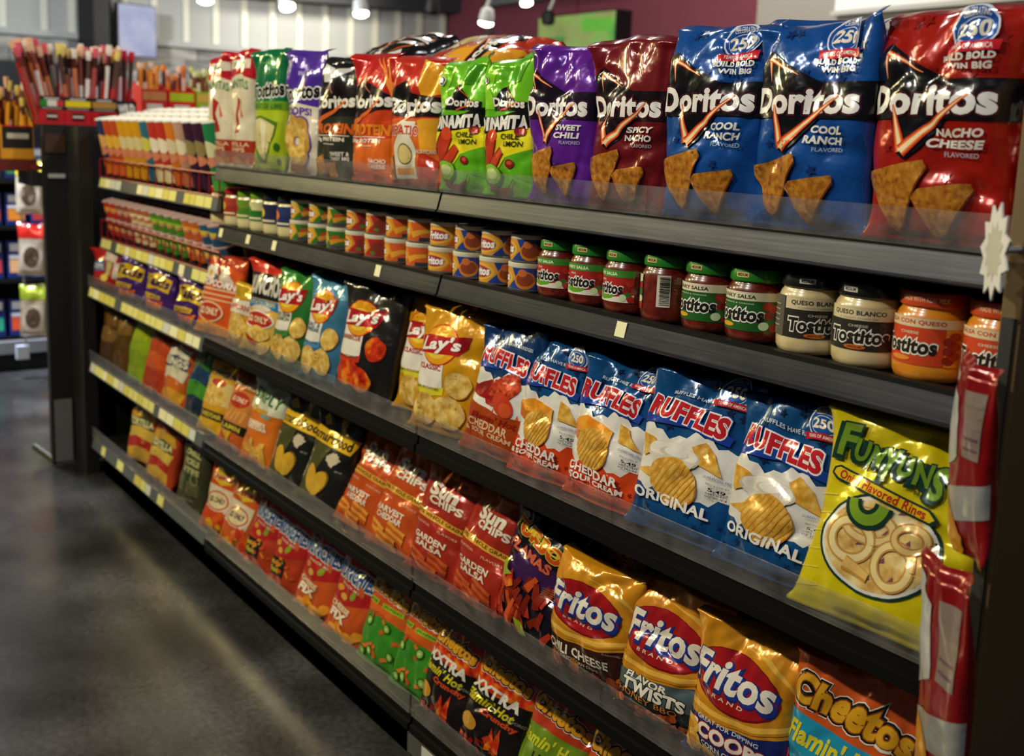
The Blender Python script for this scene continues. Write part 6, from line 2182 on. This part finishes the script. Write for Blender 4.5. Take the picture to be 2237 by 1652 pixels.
cp = {k: can_proto(k) for k in kinds}
ORD = ['first', 'second', 'third', 'fourth']
cols_ = [(-0.713, 'green', 20), (-0.607, 'green', 25), (-0.506, 'green', -5), (-0.408, 'red', 25), (-0.314, 'red', 5), (-0.222, 'orange', 10), (-0.129, 'orange', -8), (-0.038, 'orange', 60), (0.056, 'blue', 4), (0.150, 'blue', 40), (0.246, 'blue', 2)]
cnt = {}
for x, k, rz in cols_:
    cnt[k] = cnt.get(k, 0) + 1
    tot = sum(1 for c in cols_ if c[1] == k)
    pos = {1: 'leftmost', tot: 'rightmost'}.get(cnt[k], 'middle')
    cname = {'green': 'green and yellow', 'red': 'red and orange', 'orange': 'orange', 'blue': 'blue and orange'}[k]
    for lv in (0, 1):
        place(cp[k], USED, (x + (0.002 if lv else 0), 0.052 + 0.002 * lv, z2 + lv * (CHT + 0.0006)), rz + (8 * lv - 4),
              '%s dip can, %s stack of its colour, %s can' % (cname, pos, 'upper' if lv else 'lower'), 'can', 'dip cans stacked two high on the second shelf', 0.022)

# ------------------------------------------------------------------ far section: crisp cans and snack cups on tilted shelves
FT = 11.0
LIDW = plain('e6e4de', 0.35, 0, 'white_can_lid')
LIDP = plain('b89a98', 0.4, 0, 'pink_foil_lid')


def crisp_label(base, c2, c3):
    d = jdz(base, 1.6)
    d.R('print', c2, 0, 0.0, 1, 0.30)
    d.E('print', c3, 0.5, 0.62, 0.30, 0.14)
    d.E('print', 'c87a5a', 0.5, 0.44, 0.26, 0.08)
    d.R('print', c3, 0.1, 0.06, 0.4, 0.2)
    return d


def cyl_proto(name, R, H, lid, design, tier=False):
    t = bpy.data.objects.new(name, None)
    COL.objects.link(t)
    t['_o'] = [0, 0, 0]
    t.empty_display_size = 0.03
    taper = 0.86 if tier else 1.0
    MB().lathe([(R * taper * 0.97, 0), (R * taper, 0.002), (R, H - 0.006)], 24).build('can_body', paper(design.base), t, True, o=(0, 0, 0))
    MB().lathe([(R * 1.0, H - 0.007), (R * 1.04, H - 0.006), (R * 1.04, H - 0.001), (R * 0.98, H), (R * 0.9, H - 0.0015)], 24).build('lid', lid, t, True, o=(0, 0, 0))
    P, N = label_surface(lambda z: R * (taper + (1 - taper) * z / H), 0.004, H - 0.01, -100, 100, 24, 6)
    print_on(design, P, N, t, 0.0006, 0.00006, mfun=paper)
    return t


CC = {
    'navy': crisp_label('24305c', 'c8661c', 'd0a060'), 'redgold': crisp_label('b8481c', 'c85a24', 'd8a83a'), 'gold': crisp_label('d0960f', 'c88a10', 'cfc08a'),
    'teal': crisp_label('2a6a80', '24586c', 'c8c04a'), 'redwhite': crisp_label('b83020', 'cfc090', 'e0d8c0'), 'orange': crisp_label('d0761a', 'b8561c', 'd0c09a'),
    'pale': crisp_label('b8907a', 'a85a3a', 'd8cfae'), 'purple': crisp_label('3a1430', '30102a', '8a7a4a'), 'green': crisp_label('1f7a4a', '3f9a3a', 'c8c89a'),
}
protos = {k: cyl_proto('crisp_can', 0.0385, 0.205, LIDW, v) for k, v in CC.items()}
seq = ['navy', 'redgold', 'redgold', 'gold', 'gold', 'gold', 'teal', 'redwhite', 'redwhite', 'orange', 'pale', 'purple', 'purple', 'green']
cname = {'navy': 'navy and orange', 'redgold': 'red and gold', 'gold': 'gold', 'teal': 'teal', 'redwhite': 'red and white', 'orange': 'orange', 'pale': 'beige and brown', 'purple': 'dark purple', 'green': 'green'}
ze, ye = SHELF0[1]
seen = {}
for row in range(3):
    for i, k in enumerate(seq):
        x = -2.39 + i * 0.0845
        d_ = 0.062 + row * 0.088
        y = ye + d_
        z = ze + 0.0385 + (d_ - 0.016) * (0.09 / (BACK - ye - 0.016)) + 0.009
        seen[(k, row)] = seen.get((k, row), 0) + 1
        n_ = seq.count(k)
        w = '' if n_ == 1 else (', farther one' if seen[(k, row)] == 1 else (', nearer one' if seen[(k, row)] == n_ else ', middle one'))
        rowtxt = ('front row', 'second row', 'third row')[row]
        o = place(protos[k], USED, (x, y, z), 20, 'tall %s crisp can with white lid in the %s%s' % (cname[k], rowtxt, w), 'can', 'tall crisp cans on the far top shelf')
        o.rotation_euler = (RAD(FT), 0, 0)

CU = {
    'red': crisp_label('b82a1a', 'a82418', 'd8902a'), 'rose': crisp_label('9a4a3a', '8a3024', 'b89a7a'), 'cream': crisp_label('b8623a', 'c8b48a', 'd8c8a0'),
    'green': crisp_label('4f8a1c', '3f7a1a', '9ab83a'), 'orange': crisp_label('cc6a1a', 'b8561c', 'e0a04a'), 'blue': crisp_label('245a80', '1c4668', 'c8b83a'),
}
pcu = {k: cyl_proto('snack_cup', 0.0355, 0.066, LIDP, v, True) for k, v in CU.items()}
seq2 = ['red', 'red', 'rose', 'rose', 'cream', 'cream', 'cream', 'green', 'green', 'green', 'green', 'orange', 'orange', 'blue', 'blue']
ze, ye = SHELF0[2]
ORDS = {2: ('farther of two', 'nearer of two'), 3: ('farthest of three', 'middle of three', 'nearest of three'), 4: ('farthest of four', 'second of four', 'third of four', 'nearest of four')}
cn2 = {'red': 'red', 'rose': 'dusty red', 'cream': 'cream and red', 'green': 'green', 'orange': 'orange', 'blue': 'blue'}
for row in range(4):
    for lv in ((0, 1) if row == 0 else (1,)):
        for i, k in enumerate(seq2):
            x = -2.375 + i * 0.0775
            d_ = 0.06 + row * 0.082
            sl = 0.09 / (BACK - ye - 0.016)
            y = ye + d_ - lv * 0.066 * math.sin(RAD(FT))
            z = ze + 0.0385 + (d_ - 0.016) * sl + 0.008 + lv * 0.0665 * math.cos(RAD(FT))
            rowtxt = ('front row', 'second row', 'third row', 'fourth row')[row]
            o = place(pcu[k], USED, (x, y, z), 0, '%s snack cup, %s, %s tier of the %s, wire-fronted shelf' % (cn2[k], ORDS[seq2.count(k)][seq2[:i].count(k)], 'upper' if lv else 'lower', rowtxt), 'snack cup', 'snack cups on the far second shelf')
            o.rotation_euler = (RAD(FT), 0, 0)
# hidden lower tiers carry the rear rows
o_ = None
for row in range(1, 4):
    d_ = 0.06 + row * 0.082
    sl = 0.09 / (BACK - ye - 0.016)
    b = MB()
    zz = ze + 0.0375 + (d_ - 0.016) * sl
    M = Matrix.Translation((0, ye + d_, zz + 0.008)) @ Matrix.Rotation(RAD(FT), 4, 'X')
    b.box(-2.42, -0.036, 0.0, -1.25, 0.036, 0.0655, M)
    t = b.build('cup_tray', plain('3a2a1c', 0.7, 0, 'cardboard_dark'), o=(-1.8, ye + d_, zz))
    tag(t, 'brown cardboard tray under the %s row of snack cups' % ('second', 'third', 'fourth')[row - 1], 'tray', 'cup trays')

# ------------------------------------------------------------------ meat stick cartons on the endcap
STK = [plain(c, 0.3, 0, 'stick_' + c, 0, 0.1, 0.5) for c in ('4a1c18', '6a2a24', '3a1a16', '7a3a34', '4c3430')]
TIPS = [plain(c, 0.35, 0, 'tip_' + c, 0, 0.1, 0.3) for c in ('e0d4d0', 'd0566a', 'dcae90', 'dcc86a', 'd8c8c8', 'c81c34')]
WRAP = [plain(c, 0.3, 0, 'wrap_' + c, 0, 0.1, 0.3) for c in ('a81826', 'd0c8cc', 'a04440', 'b86a4a', 'd0b8bc', '3a6a34')]


TNAME = {'tip_e0d4d0': ', white tip', 'tip_d0566a': ', rose tip', 'tip_dcae90': ', peach tip', 'tip_dcc86a': ', yellow tip', 'tip_d8c8c8': ', pale tip', 'tip_c81c34': ', red tip'}


def stick(x, y, z, h, tx, ty, m, tip, wrap, label, group, r=0.0085):
    p0 = Vector((x, y, z))
    p1 = Vector((x + tx, y + ty, z + h))
    label += TNAME.get(tip.name, '')
    t = thing('meat_stick', label, 'snack stick', tuple(p0), group)
    e = p0.lerp(p1, 0.88)
    MB().tube([p0, p0.lerp(p1, 0.4), e], r, 7).build('stick', m, t, True)
    MB().tube([p0.lerp(p1, 0.87), p0.lerp(p1, 0.92), p1], [r * 1.1, r * 1.35, r * 1.3], 6).build('wrapper_tip', tip, t)
    q0, q1 = p0.lerp(p1, 0.05), p0.lerp(p1, 0.5)
    MB().tube([q0, p0.lerp(p1, (0.5, 0.62, 0.74)[len(bpy.data.objects) % 3])], r * 1.12, 7).build('wrapper_band', wrap, t)
    return t


def carton(x0, x1, y0, y1, z0, hf, hb, mats, label, parts, group=None):
    """open display carton: low front facing +x, taller back"""
    t = thing('display_carton', label, 'carton', ((x0 + x1) / 2, (y0 + y1) / 2, z0), group)
    th = 0.002
    MB().box(x0, y0, z0, x1, y1, z0 + th).build('base', mats[0], t)
    MB().box(x1 - th, y0, z0 + th, x1, y1, z0 + hf).build('front_panel', mats[0], t)
    MB().box(x0, y0, z0 + th, x0 + th, y1, z0 + hb).build('back_panel', mats[0], t)
    for ya, yb in ((y0, y0 + th), (y1 - th, y1)):
        MB().prism([(x0 + th, z0 + th), (x1 - th, z0 + th), (x1 - th, z0 + hf), (x0 + th, z0 + hb)], ya, yb,
                   Matrix(((1, 0, 0, 0), (0, 0, 1, 0), (0, 1, 0, 0), (0, 0, 0, 1)))).build('side_panel', mats[0], t)
    for q, (nm, ya, yb, za, zb, m) in enumerate(parts):
        MB().box(x1, y0 + (y1 - y0) * ya, z0 + hf * za, x1 + 0.0008 + 0.0004 * q, y0 + (y1 - y0) * yb, z0 + hf * zb).build(nm, m, t)
    return t


REDC = plain('b0121c', 0.4, 0, 'carton_red')
BLKC = plain('161416', 0.4, 0, 'carton_black')
pan = {'flag': 'green, white and red', 'yellow': 'yellow', 'tan': 'tan'}
rg = random.Random(21)
SG = 'meat sticks standing in the red cartons'
for n, (y0, y1, kind) in enumerate(((-0.135, -0.045, 'flag'), (-0.043, 0.055, 'yellow'), (0.057, 0.152, 'tan'))):
    parts = [('band', 0, 1, 0.52, 1.0, BLKC), ('strip', 0.2, 0.8, 0.88, 0.95, plain('a8a4a0', 0.5)), ('strip', 0.1, 0.9, 0.55, 0.60, plain('8a8680', 0.5)),
             ('oval_badge', 0.28, 0.72, 0.16, 0.42, BLKC), ('badge_strip', 0.3, 0.7, 0.25, 0.33, plain('c8b8b0', 0.5))]
    if kind == 'flag':
        parts += [('color_panel', 0.04, 0.32, 0.64, 0.86, plain('1f7a2a', 0.4)), ('color_panel', 0.32, 0.70, 0.64, 0.86, plain('cfcac4', 0.4)), ('color_panel', 0.70, 0.97, 0.64, 0.86, plain('b8283a', 0.4))]
    else:
        parts += [('color_panel', 0.03, 0.97, 0.64, 0.86, plain('d8c00f' if kind == 'yellow' else 'a87a3a', 0.4))]
    carton(-2.80, -2.66, y0, y1, 0.1355, 0.105, 0.16, (REDC,), 'red stick carton with %s front panel on the endcap' % pan[kind], parts, 'red stick cartons on the endcap')
    for i in range(18):
        yy = y0 + 0.008 + (y1 - y0 - 0.016) * ((i % 6) / 5.0)
        xx = -2.785 + 0.035 * (i // 6) + rg.uniform(0, 0.03)
        lean = (yy + 0.0) * 0.35 + rg.uniform(-0.03, 0.02) + (-0.03 if n == 0 else 0)
        stick(xx, yy, 0.138, rg.uniform(0.265, 0.32), rg.uniform(0.0, 0.035), max(min(lean, 0.035), -0.085), rg.choice(STK), rg.choice(TIPS[:4] if n else [TIPS[0], TIPS[1], TIPS[2]]), rg.choice(WRAP[:4] + [WRAP[5]] if n == 0 else WRAP[:5]),
              'meat stick standing in the %s panel red carton' % pan[kind], SG)
# red carton with a white side name, beside the three
t = carton(-2.86, -2.68, 0.156, 0.235, 0.1355, 0.10, 0.15, (REDC,), 'red carton with black band and slanted white side lettering', [('band', 0, 1, 0.5, 1, BLKC)])
d = jdz('x', 0.4)
d.T('side_lettering', 'e4e0da', 'WILD', 0.5, 0.66, 0.85, 0.36, 0.07, 0.2, 0.12)
d.R('side_lettering', '2a1418', 0.1, 0.15, 0.9, 0.32)
P = np.zeros((3, 9, 3))
for j in range(3):
    for i in range(9):
        P[j, i] = (-2.68 + 0.0015 + 2.77, 0.158 + 0.075 * i / 8 - 0.1955, 0.105 * j / 2)
N = np.zeros_like(P)
N[:, :, 0] = 1
print_on(d, P, N, t, 0.001, 0.0002, mfun=paper)
for i in range(7):
    stick(-2.83 + 0.02 * i, 0.175 + 0.04 * (i % 2), 0.138, rg.uniform(0.27, 0.31), 0.01, rg.uniform(-0.005, 0.02), STK[4 if i % 2 else 2], TIPS[(0, 5)[i % 2]], WRAP[(4, 0)[i % 2]],
          'thin meat stick standing in the carton with white side lettering', SG)
# second row of cartons, further back
for n, (y0, y1, col, pc, tipc, what) in enumerate(((0.33, 0.44, 'b8241c', 'b87a4a', ('d8903a', 'd8c0b8'), 'red carton with a tan panel holding orange-wrapped sticks'),
                                                  (0.445, 0.56, 'c81c14', 'a8b81c', ('d87a2a', 'd8b0a0'), 'bright red carton with a lime panel holding pink-wrapped sticks'),
                                                  (0.565, 0.66, '8aa81c', 'c8a04a', ('c8c86a', 'd8d8b0'), 'lime carton with a tan panel holding yellow-green sticks'),
                                                  (0.665, 0.77, '2a6a34', 'b87a2a', ('d8d09a', 'a8b83a'), 'green carton holding pale green sticks, beside the white and red bag'))):
    carton(-3.04, -2.92, y0, y1, 0.1955, 0.10, 0.13, (plain(col, 0.4),), what, [('color_panel', 0.05, 0.95, 0.55, 0.9, plain(pc, 0.4)), ('strip', 0.2, 0.8, 0.15, 0.4, plain('c8c0b8', 0.5))], 'cartons in the second row on the endcap')
    for i in range(9):
        stick(-3.02 + 0.045 * (i // 5), y0 + 0.012 + (y1 - y0 - 0.024) * (i % 5) / 4.0, 0.198, rg.uniform(0.16, 0.21), 0.012, rg.uniform(-0.012, 0.012),
              plain(('d8822a', 'b8583a', '7a3a2a', '6a2a2a')[n] if i % 3 else '5a2a24', 0.35), plain(tipc[i % 2], 0.4), plain(tipc[(i + 1) % 2], 0.4),
              'snack stick standing in the %s' % what.split(' holding')[0], 'sticks in the second row on the endcap')
# yellow cartons on the side tray
YC = plain('d0901a', 0.45, 0, 'carton_yellow')
for n, (y0, y1, lab) in enumerate(((-0.262, -0.142, 'yellow stick carton with black front label at the far left'), (-0.395, -0.268, 'plain yellow stick carton cut by the left edge of the picture'))):
    t = carton(-2.90, -2.735, y0, y1, -0.0195, 0.145 if n == 0 else 0.11, 0.24, (YC,), lab,
               [('front_label', 0.06, 0.97, 0.02, 0.98, BLKC), ('stripe', 0.06, 0.97, 0.10, 0.40, YC), ('name_strip', 0.2, 0.85, 0.66, 0.80, plain('b8b0a0', 0.5)), ('stripe', 0.06, 0.97, 0.96, 1.0, REDC)] if n == 0 else
               [('front_label', 0.1, 0.9, 0.1, 0.9, plain('d8c06a', 0.5))], 'yellow stick cartons on the side tray')
    for i in range(10):
        yy = y0 + 0.012 + (y1 - y0 - 0.024) * (i % 5) / 4.0
        stick(-2.88 + 0.06 * (i // 5), yy, -0.016, rg.uniform(0.24, 0.33), 0.02, rg.uniform(-0.03, 0.03), STK[i % 5], TIPS[(3, 2, 0)[i % 3]], plain(('d8941c', 'c8a890', 'd0a03a')[i % 3], 0.4),
              'thin meat stick standing in the %s' % ('black-labelled yellow carton' if n == 0 else 'plain yellow carton'), 'meat sticks in the yellow cartons')

# ------------------------------------------------------------------ packs in the chilled case
PB = plain('16286a', 0.3, 0, 'pack_blue', 0, 0.1, 0.6)
PW = plain('c8ccd8', 0.3, 0, 'pack_white', 0, 0.1, 0.4)
fills = [plain(c, 0.3, 0, 'fill_' + c, 0, 0.1, 0.5) for c in ('d8822a', 'c8502a', '2f9a7a', 'd0a070', 'b83a3a')]
rown = ['bottom', 'third', 'second', 'top']
for r, z in enumerate(CZ):
    for i in range(9):
        y = 0.30 - i * 0.125
        w, h = 0.052, 0.20 if r < 2 else 0.17
        x = -4.66
        M = Matrix.Translation((x, y, z + 0.0035)) @ Matrix.Rotation(RAD(-7), 4, 'Y')
        t = thing('chilled_snack_pack', 'blue chilled snack pack with %s window on the %s case shelf' % (('orange', 'red', 'teal', 'tan', 'pink')[(i + r * 2) % 5], rown[r]), 'food pack', (x, y, z), 'blue packs in the chilled case')
        MB().prism([(-0.02, -w), (0.016, -w), (0.02, -w + 0.006), (0.02, w - 0.006), (0.016, w), (-0.02, w)], 0.0, h, M).build('carton', PB, t)
        MB().box(0.02, -w * 0.8, h * 0.14, 0.022, w * 0.8, h * 0.5, M).build('window', fills[(i + r * 2) % 5], t)
        MB().box(0.02, -w * 0.7, h * 0.72, 0.0225, w * 0.75, h * 0.93, M).build('name_panel', PW, t)
        MB().box(0.02, -w * 0.8, h * 0.52, 0.0225, w * 0.3, h * 0.62, M).build('strip', PW, t)
# jerky bags hanging at the case corner
hc = [('c8b42a', 'b8ac98', 'olive'), ('b8241c', 'a89a88', 'red-topped'), ('8a9a2a', 'a8947c', 'green-topped')]
strip = thing('hanging_strip', 'grey display strip hanging beside the chilled case', 'display strip', (-4.3, 0.13, -1.0))
MB().box(-4.305, 0.125, -1.02, -4.30, 0.135, 0.1).build('strip', plain('8a8a84', 0.5), strip)
MB().box(-4.32, 0.08, -1.09, -4.28, 0.14, -1.02).build('end_tab', plain('b8c0d0', 0.4), strip)
for i, (c1, c2, nm) in enumerate(hc):
    z0 = -0.33 - i * 0.32
    d = Dz(0.7)
    d.R(AR, c1, 0, 0.7, 1, 1)
    d.R(AR, 'c8bcac', 0.1, 0.1, 0.9, 0.6)
    d.E(AR, '5a4a3a', 0.5, 0.35, 0.3, 0.2)
    o = make_bag('jerky_bag', d, c2, 0.15, 0.28, 0.04, 700 + i, (-4.27, 0.17, z0), 0, 60, '%s tan jerky bag hanging beside the chilled case' % nm, 'snack bag', 'hanging jerky bags', nu=16, nv=20)

# ------------------------------------------------------------------ clip strip and burst sign at the end post
cs = thing('clip_strip', 'narrow plastic clip strip fixed to the front of the dark end panel', 'display strip', (1.235, -0.062, -0.1))
MB().box(1.243, -0.0605, -0.95, 1.257, -0.0555, -0.02).build('strip', plain('3a3a36', 0.35), cs)
d = Dz(0.6)
d.P(AR, '9a9a96', [(0, 0.30), (1, 0.42), (1, 0.25), (0, 0.12)])
d.P(AR, 'b8bab6', [(0.0, 0.95), (0.3, 0.8), (0.42, 0.5), (0.0, 0.4)])
d.R(AR, '8a7a70', 0.55, 0.52, 0.9, 0.86)
for i in range(5):
    d.R(AR, '6a4a5a' if i < 2 else '8a7a6a', 0.58, 0.56 + i * 0.055, 0.87, 0.575 + i * 0.055)
d.P(AR, 'c8881c', [(0, 0.05), (0.4, 0.0), (0.5, 0.1), (0.1, 0.3)])
for i, (z, yaw, lab) in enumerate(((-0.275, -32, 'upper red and silver snack bag hanging from the clip strip'), (-0.545, -30, 'lower red and silver snack bag hanging from the clip strip'))):
    make_bag('hanging_snack_bag', d, '820c10', 0.088 + 0.02 * i, 0.215 if i == 0 else 0.27, 0.03, 800 + i, (1.258 + 0.006 * i, -0.092 - 0.016 * i, z), -4, yaw, lab, 'snack bag', 'red bags on the clip strip', nu=26, nv=34, topbend=0.004)
# white burst sign seen edge-on
bs_ = thing('burst_sign', 'white starburst sign seen edge-on beside the end of the top shelf', 'sign', (1.25, -0.1, 0.0))
pts = []
for i in range(22):
    a = 2 * PI * i / 22
    r = 0.050 if i % 2 == 0 else 0.036
    pts.append((r * math.cos(a), r * math.sin(a)))
M = Matrix.Translation((1.256, -0.108, 0.052)) @ Matrix.Rotation(RAD(137), 4, 'Z') @ Matrix.Rotation(RAD(90), 4, 'X')
MB().prism(pts, -0.001, 0.001, M).build('card', plain('d8d6cc', 0.5, 0, 'burst_card'), bs_)
MB().prism([(p[0] * 0.62, p[1] * 0.62) for p in pts], -0.0015, -0.001, M).build('inner_print', plain('bcb8a4', 0.5), bs_)
MB().tube([(1.252, -0.09, 0.052), (1.25, -0.052, 0.052)], 0.004).build('clip', plain('c8c8c4', 0.4), bs_)
for o in bpy.data.objects:
    if '_o' in o:
        del o['_o']
